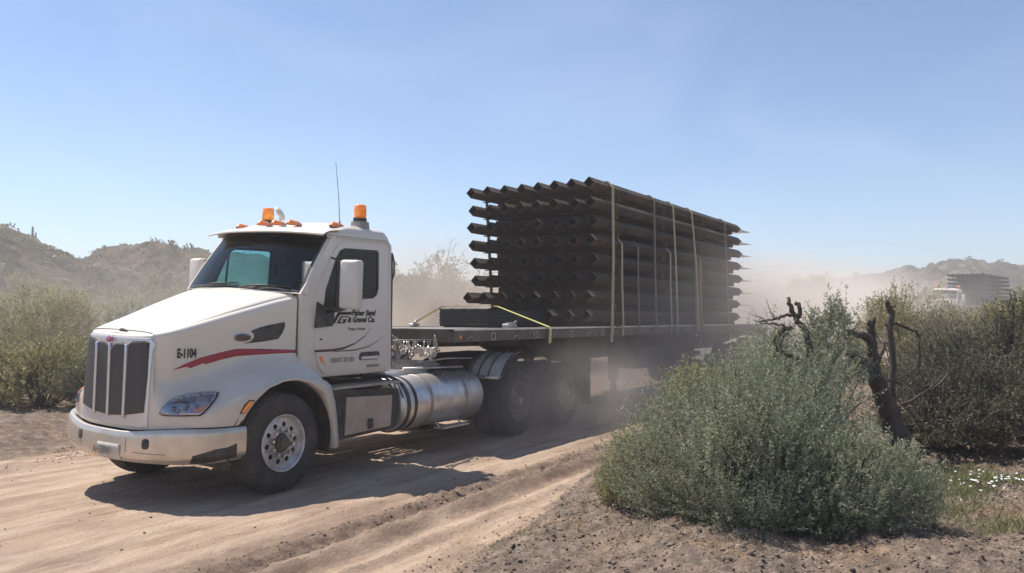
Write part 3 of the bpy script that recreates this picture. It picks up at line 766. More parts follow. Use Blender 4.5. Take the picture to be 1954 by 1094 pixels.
D_('badge_face', ellipse(0, 1.570, .056, .027, 24), front, FWD, M['badge'], grille_c, off=.032)
b = MB(); b.tube([(-1.06, -.12, 1.642), (-1.06, -.04, 1.662), (-1.04, .03, 1.662), (-1.02, .09, 1.645)], [.006, .016, .014, .005], 8)
b.tube([(-1.07, -.03, 1.64), (-1.05, 0, 1.67)], .009, 6); T(b, 'hood_ornament', M['dark'])

# ---- cab shell
def sidey(z, s, t=0): return s * (1.015 - .075 * (z - 1.15) / 1.65 - t)
cab_poly = [(.43, 1.30), (.56, 1.26), (.60, 1.18), (.68, 1.155), (1.93, 1.155), (1.965, 1.18), (1.975, 2.0), (1.975, 2.55), (1.94, 2.72), (1.86, 2.78), (1.5, 2.80), (1.05, 2.79), (.93, 2.76), (.86, 2.66), (.44, 2.09)]
door_poly = [(.64, 1.46), (.70, 1.27), (.77, 1.19), (1.84, 1.19), (1.875, 1.23), (1.885, 2.55), (1.86, 2.68), (1.80, 2.70), (1.15, 2.705), (1.02, 2.67), (.93, 2.55), (.66, 2.10)]
win_poly = [(.76, 1.97), (.79, 2.12), (.98, 2.52), (1.05, 2.60), (1.12, 2.62), (1.70, 2.635), (1.725, 2.60), (1.72, 2.17), (1.69, 2.08), (1.62, 2.03), (1.40, 2.02), (1.38, 1.98)]
win_poly = [(.77, 1.94), (.80, 2.12), (.97, 2.50), (1.04, 2.595), (1.12, 2.625), (1.70, 2.635), (1.735, 2.60), (1.73, 2.17), (1.70, 2.09), (1.63, 2.045), (1.42, 2.03), (1.30, 1.99), (.95, 1.90), (.80, 1.89)]
def grow(poly, d):
    cx = sum(p[0] for p in poly) / len(poly); cz = sum(p[1] for p in poly) / len(poly); o_ = []
    n = len(poly)
    ar = sum(poly[i][0] * poly[(i + 1) % n][1] - poly[(i + 1) % n][0] * poly[i][1] for i in range(n)); sg = 1 if ar > 0 else -1
    for i in range(n):
        a, p, c = Vector(poly[i - 1]), Vector(poly[i]), Vector(poly[(i + 1) % n])
        e1 = (p - a).normalized(); e2 = (c - p).normalized(); nn = (Vector((e1.y, -e1.x)) + Vector((e2.y, -e2.x))) * sg
        k = nn.normalized() * d / max(.5, nn.length / 2); o_.append((p.x + k.x, p.y + k.y))
    return o_
hx_in = .06
shell = MB()
for s in (-1, 1):
    shell.prism(cab_poly, lambda u, v, q, s=s: (u, sidey(v, s, q), v), .012, .05, holes=[grow(door_poly, -.03)])
# rear wall with rounded corners, roof
cs = []
def roof_sec(x):
    """cross-section from near gutter over the top to far gutter"""
    f = float(sstep(.86, 1.25, x)); bk = float(sstep(1.80, 1.975, x))
    zt = 2.835 + .115 * f - .16 * bk ** 2; ze = 2.765 - .10 * bk ** 2
    P = []
    for a in np.linspace(-90, 90, 25):
        y = math.sin(R(a)); c = math.cos(R(a)) ** .42 if abs(a) < 90 else 0
        P.append((x, .943 * (abs(y) ** .9) * (1 if y > 0 else -1) if a else 0, ze + (zt - ze) * c))
    return P
xs_r = list(np.linspace(.84, 1.8, 16)) + [1.85, 1.89, 1.92, 1.945, 1.96, 1.97]
shell.grid([roof_sec(x) for x in xs_r])
shell.grid([[(x, y * .985, z - .03) for x, y, z in roof_sec(x)] for x in xs_r], flip=True)
b2 = roof_sec(1.97); n_ = len(b2)
# back wall
zb_ = 1.16
shell.smooth = False
rw = [(p[1], p[2]) for p in b2] + [(1.0, zb_), (-1.0, zb_)]
wr = [(-.55, 2.1), (.55, 2.1), (.55, 2.5), (-.55, 2.5)]
shell.prism(rw, lambda u, v, q: (1.975 - q, u, v), 0, .04, holes=[wr])
shell.box(.5, 1.95, -.98, .98, 1.14, 1.19)
# cowl under the windshield and firewall
P = []
for k in np.linspace(-1, 1, 21):
    y = k * .965; xc = .44 - .21 * (1 - k * k); P.append(((xc - .02, y, 2.075 + .03 * (1 - k * k)), (xc + .02, y, 2.085 + .04 * (1 - k * k)), (xc + .16, y, 2.05)))
shell.grid([[p[j] for p in P] for j in range(3)])
shell.prism([(-.97, 1.2), (.97, 1.2), (.93, 2.06), (-.93, 2.06)], lambda u, v, q: (.46 + q, u, v), 0, .03)
cab = T(shell, 'cab_shell', [M['paint']])
# interior trim, seats, dash, wheel
b = MB(); b.box(.50, .82, -.93, .93, 1.75, 2.06, bev=.03); T(b, 'dashboard', M['interior'])
b = MB(); b.prism([(-.9, 1.2), (.9, 1.2), (.84, 2.76), (-.84, 2.76)], lambda u, v, q: (1.93 - q, u, v), 0, .02, holes=[wr])
b.grid([[(x, y * .95, z - .07) for x, y, z in roof_sec(x)] for x in np.linspace(.95, 1.92, 8)])
for s in (-1, 1): b.prism(grow(door_poly, -.04), lambda u, v, q, s=s: (u, sidey(v, s, q), v), .058, .08, holes=[grow(win_poly, .02)])
T(b, 'cab_lining', M['interior'])
for s in (-1, 1):
    b = MB(); b.box(1.15, 1.62, s * .52 - .25, s * .52 + .25, 1.55, 1.72, bev=.05); b.box(1.52, 1.68, s * .52 - .24, s * .52 + .24, 1.65, 2.28, bev=.05)
    b.box(1.56, 1.66, s * .52 - .13, s * .52 + .13, 2.27, 2.45, bev=.04); b.box(1.2, 1.6, s * .52 - .2, s * .52 + .2, 1.19, 1.56); T(b, 'seat', M['seat'])
b = MB(); sm_ = Matrix.Translation((.98, -.48, 2.03)) @ Matrix.Rotation(R(-35), 4, 'Y')
b.tube([sm_ @ Vector((0 if 0 else .0, .22 * math.cos(a), .22 * math.sin(a))) for a in np.linspace(0, 2 * math.pi, 25)], .015, 6, cap=False)
b.tube([sm_ @ Vector((0, -.21, 0)), sm_ @ Vector((0, .21, 0))], .012, 6); b.tube([sm_ @ Vector((0, 0, 0)), (.75, -.48, 1.85)], .03, 6); T(b, 'steering_wheel', M['black'])
b = MB(); b.box(.80, .86, -.10, .10, 2.60, 2.665, bev=.01); T(b, 'cab_mirror_visor', M['interior'])
for s in (-1, 1):
    # door
    b = MB(); b.prism(door_poly, lambda u, v, q, s=s: (u, sidey(v, s, q), v), -.002, .03, holes=[win_poly])
    door = T(b, 'door', M['paint'])
    b = MB(); b.prism(grow(win_poly, .012), lambda u, v, q, s=s: (u, sidey(v, s, q), v), .008, .03, holes=[grow(win_poly, -.022)]); b.build('window_seal', M['black'], door)
    b = MB(); b.prism([(1.30, 1.99), (1.33, 1.99), (1.33, 2.625), (1.30, 2.625)] if False else [(.985, 1.93), (1.005, 1.93), (1.03, 2.56), (1.01, 2.54)], lambda u, v, q, s=s: (u, sidey(v, s, q), v), .010, .028); b.build('vent_bar', M['black'], door)
    b = MB(); b.prism(grow(win_poly, -.01), lambda u, v, q, s=s: (u, sidey(v, s, q), v), .017, .021); b.build('side_window', M['sideglass'] if s < 0 else M['cyanglass'], door)
    b = MB(); b.prism(rrect(1.37, 1.725, 1.305, 1.40, .035), lambda u, v, q, s=s: (u + (v - 1.35) * .25, sidey(v, s, q), v), -.012, .01); hd = b.build('handle', M['black'], door)
    b = MB(); b.prism(rrect(1.40, 1.70, 1.315, 1.35, .015), lambda u, v, q, s=s: (u + (v - 1.35) * .25, sidey(v, s, q), v), -.024, -.008); b.build('handle_bar', M['paint_flat'], hd)
    b = MB(); b.prism([(.63, 1.70), (.66, 1.99), (.80, 1.93), (.93, 1.90), (.90, 1.72)], lambda u, v, q, s=s: (u, sidey(v, s, q), v), -.03, .0); b.build('mirror_base', M['black'], door)
    b = MB(); b.prism(rrect(1.50, 1.73, 1.215, 1.245, .01), lambda u, v, q, s=s: (u, sidey(v, s, q), v), -.006, .01); b.build('reflector', M['greylet'], door)
    b = MB(); b.prism(ellipse(.73, 1.57, .02, .012, 10), lambda u, v, q, s=s: (u, sidey(v, s, q), v), -.008, .01); b.build('door_lock', M['hub'], door)
    b = MB(); b.prism([(.64, 1.455), (.9, 1.455), (1.10, 1.47), (1.30, 1.515), (1.48, 1.60), (1.58, 1.68), (1.47, 1.585), (1.28, 1.495), (1.10, 1.445), (.9, 1.428), (.64, 1.428)], lambda u, v, q, s=s: (u, sidey(v, s, q), v), -.005, .0)
    b.prism([(.95, 1.432), (1.3, 1.437), (1.55, 1.47), (1.72, 1.535), (1.82, 1.60), (1.71, 1.525), (1.54, 1.458), (1.3, 1.424), (.95, 1.42)], lambda u, v, q, s=s: (u, sidey(v, s, q), v), -.005, .0)
    b.build('stripe_tail', [M['tail']], door)
    if s < 0:
        def lettering(body, x, z, size, m, shear=0, width=1, bold=.002):
            me = text_mesh(body, size, shear, bold, width)
            for v in me.vertices: v.co.y += 0
            yv = sidey(z, -1, -.006); tl = math.atan(.075 / 1.65)
            fr = Matrix.Translation((x, yv, z)) @ Matrix.Rotation(R(90) + (-tl), 4, 'X')
            return link('lettering', me, m, door, fr)
        lettering('Fisher Sand', 1.235, 1.838, .092, M['letter'], .25, .98, .0035)
        lettering('& Gravel Co.', 1.165, 1.758, .092, M['letter'], .25, .98, .0035)
        lettering('Tempe, Arizona', 1.165, 1.665, .05, M['greylet'], .2, .95, .001)
        lettering('USDOT 221183', .88, 1.30, .075, M['greylet'], 0, .80, .001)
        # slanted F and 2-bar logo
        sh = lambda u, v, q: (u + (v - 1.75) * .85, sidey(v, -1, q), v)
        b = MB(); 
        for pl in ([(.90, 1.745), (.955, 1.745), (.955, 1.845), (1.14, 1.845), (1.14, 1.88), (.90, 1.88)], [(.985, 1.745), (1.06, 1.745), (1.06, 1.765), (1.02, 1.765), (1.02, 1.815), (1.12, 1.815), (1.12, 1.83), (.985, 1.83)], [(1.075, 1.745), (1.12, 1.745), (1.12, 1.795), (1.045, 1.795), (1.045, 1.78), (1.075, 1.78)]):
            b.prism(pl, sh, -.006, 0)
        b.build('company_logo', M['letter'], door)
        b = MB(); b.prism([(.70, 1.38), (.74, 1.30), (.755, 1.31), (.73, 1.36), (.79, 1.28), (.80, 1.29), (.75, 1.375)], lambda u, v, q: (u, sidey(v, -1, q), v), -.005, 0); b.build('small_sticker', M['orange'], door)
for s in (-1, 1):
    b = MB()
    b.prism([(.99, 2.735), (1.90, 2.742), (1.90, 2.752), (.99, 2.747)], lambda u, v, q, s=s: (u, sidey(v, s, q), v), -.012, .02)
    T(b, 'drip_rail', M['paint_flat'])
    b = MB(); b.tube([(1.985, s * .985, 1.2), (1.985, s * .965, 2.0), (1.985, s * .945, 2.62)], .014, 6); b.tube([(2.0, s * .95, 2.28), (2.03, s * .95, 2.36), (2.03, s * .95, 2.50), (1.99, s * .95, 2.6)], .012, 6)
    T(b, 'rear_corner_seal', M['dark'])
# windshield with black band, wipers
def ws(k, t, off=0):
    """k -1..1 across (near..far), t 0..1 up"""
    yb = .955 - .075 * t; y = k * yb; c = 1 - abs(k) ** 2.4
    xb = .455 - .215 * c; xt = .93 - .17 * c
    x = xb + (xt - xb) * t - .02 * math.sin(t * math.pi); z = (2.085 + .04 * c) + (.675 + .01 * c) * t
    return (x - off * .8, y, z + off * .6)
K = np.linspace(-1, 1, 31); TT_ = np.linspace(0, 1, 13)
b = MB(); b.grid([[ws(k * .985, .015 + t_ * .97) for k in K] for t_ in TT_]); T(b, 'windshield', M['glass'])
b = MB()
def wsband(pa, pb): b.grid([[ws(*q, off=.004) for q in pa], [ws(*q, off=.004) for q in pb]])
wsband([(k, 0) for k in K], [(k * .97, .035) for k in K]); wsband([(k, 1) for k in K], [(k * .97, .93) for k in K])
for s in (-1, 1): wsband([(s, t_) for t_ in TT_], [(s * .965, .02 + t_ * .95) for t_ in TT_])
T(b, 'windshield_seal', M['black'])
for s in (-1, 1):   # A-pillars
    b = MB(); P = []
    for t_ in np.linspace(0, 1, 9):
        x, y, z = ws(s, t_); P.append([(x - .012, y - s * .02, z), (x + .0, y + s * .022, z), (x + .05, y + s * .028, z - .02), (x + .10, y + s * .01, z - .03)])
    b.grid(P)
    T(b, 'windshield_pillar', M['paint'])
for k0, k1 in ((-.15, .45), (-.85, -.25)):
    b = MB(); b.tube([ws(k1, -.02, .03), ws((k0 + k1) / 2 + .1, .03, .035), ws(k0, .055, .03)], [.012, .009, .005], 6)
    b.tube([ws(k0 - .02, .06, .018), ws(k0 + .45, .03, .018)], .006, 5); T(b, 'wiper', M['black'])
# sun visor
b = MB(); P = []
for t_, (dx, dz) in enumerate([(.10, .045), (.02, .035), (-.08, .02), (-.16, -.005), (-.20, -.03), (-.195, -.045), (-.15, -.025), (-.07, .002), (.02, .018), (.10, .02)]):
    row = []
    for k in np.linspace(-1, 1, 29):
        c = 1 - abs(k) ** 2.6; x = .93 - .15 * c; y = k * (.955 + .02 * (t_ in (3, 4, 5, 6)))
        row.append((x + dx, y, 2.785 + .035 * c + dz))
    P.append(row)
b.grid(P + [P[0]]); T(b, 'sun_visor', M['paint'])
# roof marker lights
for y, x in ((-.80, 1.08), (-.25, .93), (0, .92), (.25, .93), (.80, 1.08)):
    z0 = 2.885 if abs(y) > .5 else 2.905
    b = MB(); P = []
    for i in range(9):
        u = i / 8; rw_ = .066 * math.sin(math.pi * min(1, .12 + u * .55)) if u < 1 else .012
        hh_ = .060 * (1 - (u * 1.0 - .25) ** 2 * 1.2)
        hh_ = max(.004, hh_ * (1 if u > 0 else .3))
        P.append([(x - .06 + .21 * u, y + rw_ * math.cos(R(a)), z0 - .012 + hh_ * math.sin(R(a))) for a in range(0, 181, 20)])
    b.grid(P[:6]); lamp = T(b, 'roof_marker_light', M['orange']); b = MB(); b.grid([[(px_, py_, pz_ + .003) for px_, py_, pz_ in r_] for r_ in P[5:]]); b.build('light_housing', M['alu_dull'], lamp)
# beacons
for s in (-1, 1):
    y = s * .80; x = 1.53
    b = MB(); b.prism([(x - .10, 2.80), (x + .12, 2.80), (x + .085, 2.975), (x - .07, 2.975)], lambda u, v, q: (u, y + q, v), -.07, .075)
    br = T(b, 'beacon_bracket', M['alu_dull'])
    b = MB(); b.lathe([(0, .165), (.06, .165), (.071, .155), (.075, .13), (.075, 0), (0, 0)], 28, Matrix.Translation((x, y, 3.015)), 'z')
    bc = T(b, 'beacon', M['amber'])
    b = MB(); b.lathe([(0, 0), (.083, 0), (.083, .035), (0, .035)], 28, Matrix.Translation((x, y, 2.98)), 'z', smooth=False); b.build('beacon_base', M['black'], bc)
    b = MB(); b.lathe([(0, 0), (.028, 0), (.028, .09), (0, .1)], 14, Matrix.Translation((x, y, 3.03)), 'z'); b.build('beacon_bulb', M['chrome'], bc)
b = MB(); b.lathe([(0, -.035), (.07, -.03), (.098, 0), (.098, .02), (0, .04)], 24, Matrix.Translation((1.42, .46, 3.09)) @ Matrix.Rotation(R(35), 4, 'Z') @ Matrix.Rotation(R(-30), 4, 'X'), 'y')
b.tube([(1.42, .46, 2.92), (1.42, .46, 3.04)], .015, 6); T(b, 'spot_lamp', M['paint_flat'])
b = MB(); b.tube([(1.39, -.6, 2.90), (1.39, -.6, 2.97)], .012, 6); b.tube([(1.39, -.6, 2.97), (1.36, -.6, 3.25), (1.285, -.6, 3.68)], [.005, .0045, .003], 6); T(b, 'antenna', M['black'])
# mirrors
for s in (-1, 1):
    b = MB(); mm = Matrix.Translation((.87, s * 1.30, 2.20)) @ Matrix.Rotation(R(-8 * s), 4, 'Z')
    b.box(-.075, .06, -.125, .125, -.275, .275, mtx=mm, bev=.038); mr_ = T(b, 'mirror', M['paint_flat'])
    b = MB(); b.box(.061, .066, -.105, .105, -.25, .25, mtx=mm); b.build('mirror_glass', M['chrome'], mr_)
    b = MB(); b.tube([(.80, s * .99, 1.88), (.84, s * 1.18, 1.91), (.86, s * 1.28, 1.95)], .02, 8); b.tube([(.86, s * .99, 2.5), (.86, s * 1.2, 2.44)], .012, 8); b.build('mirror_arm', M['black'], mr_)

# ---- wheels
def make_wheel(dual, name='wheel'):
    root = bpy.data.objects.new(name, None); COL.objects.link(root)
    wd = .28 if not dual else .27
    def tyre(y0, cap):
        pr = [(.295, y0 + .02), (.305, y0 + .004), (.36, y0 - .006), (.44, y0 + .002), (.485, y0 + .022), (.508, y0 + .042)]
        # tread with grooves
        k = 5; ww = wd - .084
        for i in range(k):
            a = y0 + .042 + ww * i / k; e = y0 + .042 + ww * (i + 1) / k
            pr += [(.519, a + .004), (.521, (a + e) / 2), (.519, e - .006)]
            if i < k - 1: pr += [(.503, e - .004), (.503, e + .002)]
        pr += [(.508, y0 + wd - .042), (.485, y0 + wd - .022), (.44, y0 + wd - .002), (.36, y0 + wd + .006), (.305, y0 + wd - .004), (.295, y0 + wd - .02)]
        b = MB(); b.lathe(pr, 56, close=True); b.mi = 0
        # shoulder lugs
        for i in range(52):
            q = 2 * math.pi * i / 52
            for yy in (y0 + .018, y0 + wd - .05):
                b.box(.482, .512, yy, yy + .034, -.017, .017, mtx=Matrix.Rotation(q, 4, 'Y'))
        b.build('tyre', M['tyre'], root)
    tyre(0, True)
    if dual: tyre(.33, False)
    if not dual:
        b = MB(); b.lathe([(.296, .012), (.300, -.004), (.290, -.012), (.278, .0), (.272, .03), (.262, .05), (.255, .052)], 56); b.lathe([(.262, .05), (.25, .12), (.25, .27)], 56)
        holes = [ellipse(.192 * math.cos(2 * math.pi * (i + .5) / 10), .192 * math.sin(2 * math.pi * (i + .5) / 10), .027, .027, 14) for i in range(10)]
        b.prism(ellipse(0, 0, .258, .258, 56), lambda u, v, q: (u, .050 + q - .035 * max(0, 1 - (math.hypot(u, v) / .258)), v), 0, .012, holes=holes)
        b.build('rim', M['rim'], root)
        b = MB(); b.lathe([(.0, .12), (.25, .12)], 32); b.build('brake_backing', M['black'], root)
        b = MB()
        for i in range(10):
            q = 2 * math.pi * i / 10; b.lathe([(0, .0), (.017, .0), (.02, .008), (.02, .045), (0, .045)], 8, Matrix.Translation((.138 * math.cos(q), .0, .138 * math.sin(q))), smooth=False)
        b.build('wheel_nut', M['chrome'], root)['kind'] = 'stuff'
        b = MB(); b.lathe([(0, -.035), (.05, -.035), (.062, -.028), (.066, 0), (.085, .005), (.09, .035), (.108, .04), (.108, .05)], 10, smooth=False); b.build('hub', M['hub'], root)
    else:
        b = MB(); b.lathe([(.296, .012), (.300, -.004), (.290, -.012), (.278, .0), (.268, .05), (.262, .15), (.23, .165), (.20, .175), (.11, .15)], 48); b.build('rim', M['rimdark'], root)
        b = MB()
        for i in range(10):
            q = 2 * math.pi * i / 10; b.lathe([(0, .11), (.016, .11), (.018, .17)], 8, Matrix.Translation((.14 * math.cos(q), .0, .14 * math.sin(q))), smooth=False)
        b.build('wheel_nut', M['rim'], root)['kind'] = 'stuff'
        b = MB(); b.lathe([(0, -.03), (.05, -.03), (.075, -.02), (.082, .10), (.11, .12), (.115, .155)], 24); b.build('hub', M['rimdark'], root)
        b = MB(); b.lathe([(0, -.034), (.045, -.034), (.045, -.02)], 20); b.build('hub_cap', M['rim'], root)
    return root
wf = make_wheel(False); wd_ = make_wheel(True)
def put_wheel(proto, parent, x, near, first=False, spin=0.0, steer=0):
    o = proto if first else copy_tree(proto)
    o.parent = parent
    m = Matrix.Translation((x, -1.2 if near else 1.2, .517))
    if not near: m = m @ Matrix.Rotation(math.pi, 4, 'Z')
    o.matrix_local = m @ Matrix.Rotation(R(steer), 4, 'Z') @ Matrix.Rotation(spin, 4, 'Y')
    return o
put_wheel(wf, TRUCK, .02, True, True, .2, 0); put_wheel(wf, TRUCK, .02, False, spin=1)
put_wheel(wd_, TRUCK, 4.80, True, True, .3); put_wheel(wd_, TRUCK, 4.80, False, spin=1)
put_wheel(wd_, TRUCK, 6.35, True, spin=.9); put_wheel(wd_, TRUCK, 6.35, False, spin=2)

# ---- frame and under-body
b = MB()
for s in (-1, 1): b.box(-.9, 7.15, s * .43 - .04, s * .43 + .04, .78, 1.03)
for x in (1.2, 2.3, 3.2, 4.1, 5.6, 7.0): b.box(x - .05, x + .05, -.43, .43, .82, .98)
T(b, 'frame_rail', M['dark'], False)
b = MB()
for x in (.02, 4.8, 6.35): b.tube([(x, -1.0, .517), (x, 1.0, .517)], .075, 10)
b.lathe([(0, -.25), (.17, -.2), (.22, 0), (.17, .2), (0, .25)], 16, Matrix.Translation((4.8, 0, .52))); b.lathe([(0, -.25), (.17, -.2), (.22, 0), (.17, .2), (0, .25)], 16, Matrix.Translation((6.35, 0, .52)))
for s in (-1, 1):
    b.box(4.4, 6.75, s * .52 - .05, s * .52 + .05, .62, .78)
    b.lathe([(0, -.12), (.13, -.12), (.15, 0), (.13, .12), (0, .12)], 14, Matrix.Translation((5.2, s * .55, .72)), 'z'); b.box(-.55, .55, s * .45 - .04, s * .45 + .04, .56, .62)
T(b, 'axle', M['dark'], False)
b = MB(); b.box(-.75, 1.1, -.38, .38, .62, 1.25); b.box(1.1, 2.4, -.16, .16, .55, .85); b.box(-1.05, -.9, -.45, .45, .6, 1.3); T(b, 'engine_block', M['dark'], False)
b = MB(); b.prism([(4.55, 1.03), (6.0, 1.03), (6.1, 1.12), (5.8, 1.22), (4.9, 1.22), (4.5, 1.12)], lambda u, v, q: (u, q, v), -.42, .42); T(b, 'fifth_wheel', M['dark'], False)
# tanks and step boxes
for s in (-1, 1):
    y = s * .83
    b = MB(); b.prism([(.80, .42), (1.86, .455), (1.93, .50), (1.96, .93), (.80, 1.0)], lambda u, v, q: (u, s * (1.14 - q), v), 0, .5)
    bx_ = T(b, 'battery_box', M['dark'], False)  # dark metal puts the shadow on the box into its colour
    b = MB(); b.prism([(.99, .47), (1.80, .49), (1.83, .86), (1.02, .90)], lambda u, v, q: (u, s * (1.152 - q), v), 0, .012); b.build('box_cover', M['alu_tan'], bx_)
    b = MB(); b.box(1.38, 1.46, s * 1.165 - .012, s * 1.165 + .012, .50, .62, bev=.01); b.build('box_latch', M['black'], bx_)
    b = MB(); b.box(.78, 1.98, s * 1.02 - .14, s * 1.02 + .14, 1.0, 1.03); b.build('step_tread', M['alu_dull'], bx_)
    b = MB(); Mx = Matrix.Translation((0, y, .70)); r0 = .345
    b.lathe([(0, 2.02), (.25, 2.03), (.32, 2.05), (r0, 2.09), (r0, 3.82), (.32, 3.87), (.25, 3.89), (0, 3.90)], 40, Mx, 'x')
    tk = T(b, 'fuel_tank', M['alu'], False)
    for x in (2.28, 2.62, 3.42):
        b = MB(); b.lathe([(r0 + .002, x - .028), (r0 + .008, x - .026), (r0 + .008, x + .026), (r0 + .002, x + .028)], 40, Mx, 'x'); b.build('tank_strap', M['dark'] if x < 2.4 else M['alu_dull'], tk)
    b = MB(); b.lathe([(r0, 2.10), (r0 + .012, 2.1), (r0 + .012, 2.16), (r0, 2.16)], 40, Mx, 'x', smooth=False); b.build('tank_band', M['black'], tk)
    b = MB(); b.lathe([(0, .09), (.05, .09), (.055, .07), (.055, 0)], 16, Matrix.Translation((3.05, s * .93, 1.0)) @ Matrix.Rotation(R(-12 * s), 4, 'X'), 'z'); b.build('filler_cap', M['black'], tk)
    b = MB(); b.box(2.85, 3.45, s * 1.13 - .06, s * 1.13 + .10, .325, .345); b.tube([(2.9, s * 1.1, .33), (2.9, s * .95, .45)], .012, 6); b.tube([(3.4, s * 1.1, .33), (3.4, s * .95, .45)], .012, 6); b.build('tank_step', M['alu'], tk)
    # hoses and cables between cab and tank
    b = MB()
    for k in range(3): b.tube(crom([(1.55 + .1 * k, s * (.9 - .1 * k), 1.10), (1.9, s * (.98 - .05 * k), 1.09 - .02 * k), (2.12, s * (1.06 - .03 * k), .98 - .05 * k), (2.2, s * (1.13), .75), (2.16, s * 1.1, .5)], 14), .014, 6)
    b.tube(crom([(1.50, s * 1.0, 1.12), (1.8, s * 1.02, 1.10), (2.0, s * 1.08, 1.0), (2.06, s * 1.14, .8)], 10), .009, 6); T(b, 'hose', M['hose'], False)
    # quarter fender ahead of the drive wheels
    b = MB(); P = []; ff = []
    for a in np.linspace(152, 92, 15):
        P.append([(4.80 + .62 * math.cos(R(a)), s * yy, .60 + .64 * math.sin(R(a)) + .02) for yy in (.60, 1.22)])
    b.grid(P); b.grid([[(x, y_, z - .006) for x, y_, z in r_] for r_ in P]); qf = T(b, 'quarter_fender', M['fender_alu'], False)
    b = MB()
    for yy in (.64, .80, .98, 1.215):
        b.tube([(4.80 + .626 * math.cos(R(a)), s * yy, .625 + .646 * math.sin(R(a))) for a in np.linspace(152, 92, 15)], .012 if yy < 1.2 else .018, 6)
    b.build('fender_rib', M['dark'], qf)
    b = MB(); b.tube([(4.20, s * .55, .915), (4.20, s * 1.20, .915)], .03, 8); b.build('fender_bracket', M['alu'], qf)
    b = MB(); b.box(7.24, 7.255, s * .90 - .30, s * .90 + .30, .25, 1.02); b.box(7.22, 7.27, s * .90 - .31, s * .90 + .31, 1.0, 1.05); T(b, 'mud_flap', M['black'], False)
# catwalk, air tanks, silver fairing plates behind the cab
b = MB(); b.prism([(2.02, 1.16), (3.25, 1.06), (3.55, 1.13), (3.35, 1.19), (2.02, 1.30)], lambda u, v, q: (u, q, v), -.62, -.45); T(b, 'side_fairing', M['alu_dull'], False)
b = MB()
for k in range(9): b.box(2.05, 3.1, -.44 + k * .1, -.37 + k * .1, 1.07, 1.095)
T(b, 'catwalk', M['alu'], False)
b = MB(); b.lathe([(0, 2.15), (.1, 2.17), (.12, 2.22), (.12, 3.0), (.1, 3.05), (0, 3.07)], 18, Matrix.Translation((0, -.68, 1.00)), 'x'); b.tube([(3.0, -.6, 1.18), (3.5, -.75, 1.22), (4.1, -.8, 1.2)], .014, 6); b.tube([(2.6, -.7, 1.12), (3.7, -.9, 1.1)], .018, 6); T(b, 'air_tank', M['alu'], False)
b = MB()
for k, cc in enumerate((-.25, -.1, .1)): b.tube(crom([(2.0, cc, 1.75), (2.25, cc * 1.5, 1.45), (2.6, cc * 2, 1.35), (2.85, cc * 1.5, 1.5), (2.98, cc, 1.52)], 20), .013, 6)
T(b, 'air_line', M['hose'], False)
b = MB(); b.lathe([(0, 1.2), (.065, 1.2), (.065, 2.2), (0, 2.25)], 16, Matrix.Translation((2.1, .55, 0)), 'z'); T(b, 'exhaust_stack', M['dark'], False)
b = MB(); b.box(2.15, 2.2, -.95, -.3, 1.52, 1.56); b.box(2.15, 2.2, -.33, -.29, 1.1, 1.56); b.box(2.15, 2.2, -.95, -.91, 1.25, 1.56); T(b, 'chain_rack', M['alu_dull'], False)

# bright chains slung on the rack behind the cab
ch = thing('tyre_chain', TM @ Matrix.Translation((2.3, -.7, 1.3)), 'bunch of bright steel chains slung in loops behind the cab', 'chain')
lb = MB(); g_ = np.random.default_rng(2)
def chain_run(p0, p1, sag, ln=.047):
    p0 = Vector(p0); p1 = Vector(p1); L0 = (p1 - p0).length + sag * 1.2; k = max(3, int(L0 / ln))
    pts = [p0.lerp(p1, i / k) + Vector((0, 0, -sag * 4 * (i / k) * (1 - i / k))) for i in range(k + 1)]
    for i in range(k):
        c = (pts[i] + pts[i + 1]) / 2; d = (pts[i + 1] - pts[i]); q = d.to_track_quat('X', 'Z').to_matrix().to_4x4()
        mm = Matrix.Translation(c) @ q @ Matrix.Rotation(R(90 * (i % 2)) + g_.random() * .5, 4, 'X')
        lb.tube([mm @ Vector((.034 * math.cos(a), .018 * math.sin(a), 0)) for a in np.linspace(0, 2 * math.pi  , 9)], .0075, 4, cap=False)
for i in range(9):
    x = 2.05 + i * .10; chain_run((x, -1.0 + .05 * g_.random(), 1.52 - .045 * (i > 2) * (i - 2) * .5), (x + .16 + .1 * g_.random(), -.98 + .1 * g_.random(), 1.50), .10 + .12 * g_.random())
chain_run((2.02, -1.0, 1.58), (2.5, -.98, 1.40), .06); chain_run((2.5, -.98, 1.42), (3.0, -1.0, 1.36), .10); chain_run((2.9, -1.0, 1.56), (2.95, -1.0, 1.38), .0)
lb.v = [(Vector(v) - Vector((2.3, -.7, 1.3)))[:] for v in lb.v]
lb.build('chain_link', M['chain'], ch)['kind'] = 'stuff'
b = MB(); b.tube([(-.25, -.29, .22), (.7, -.27, .20)], .012, 6); b.build('hanging_rail', M['alu_dull'], ch)
print('truck done')

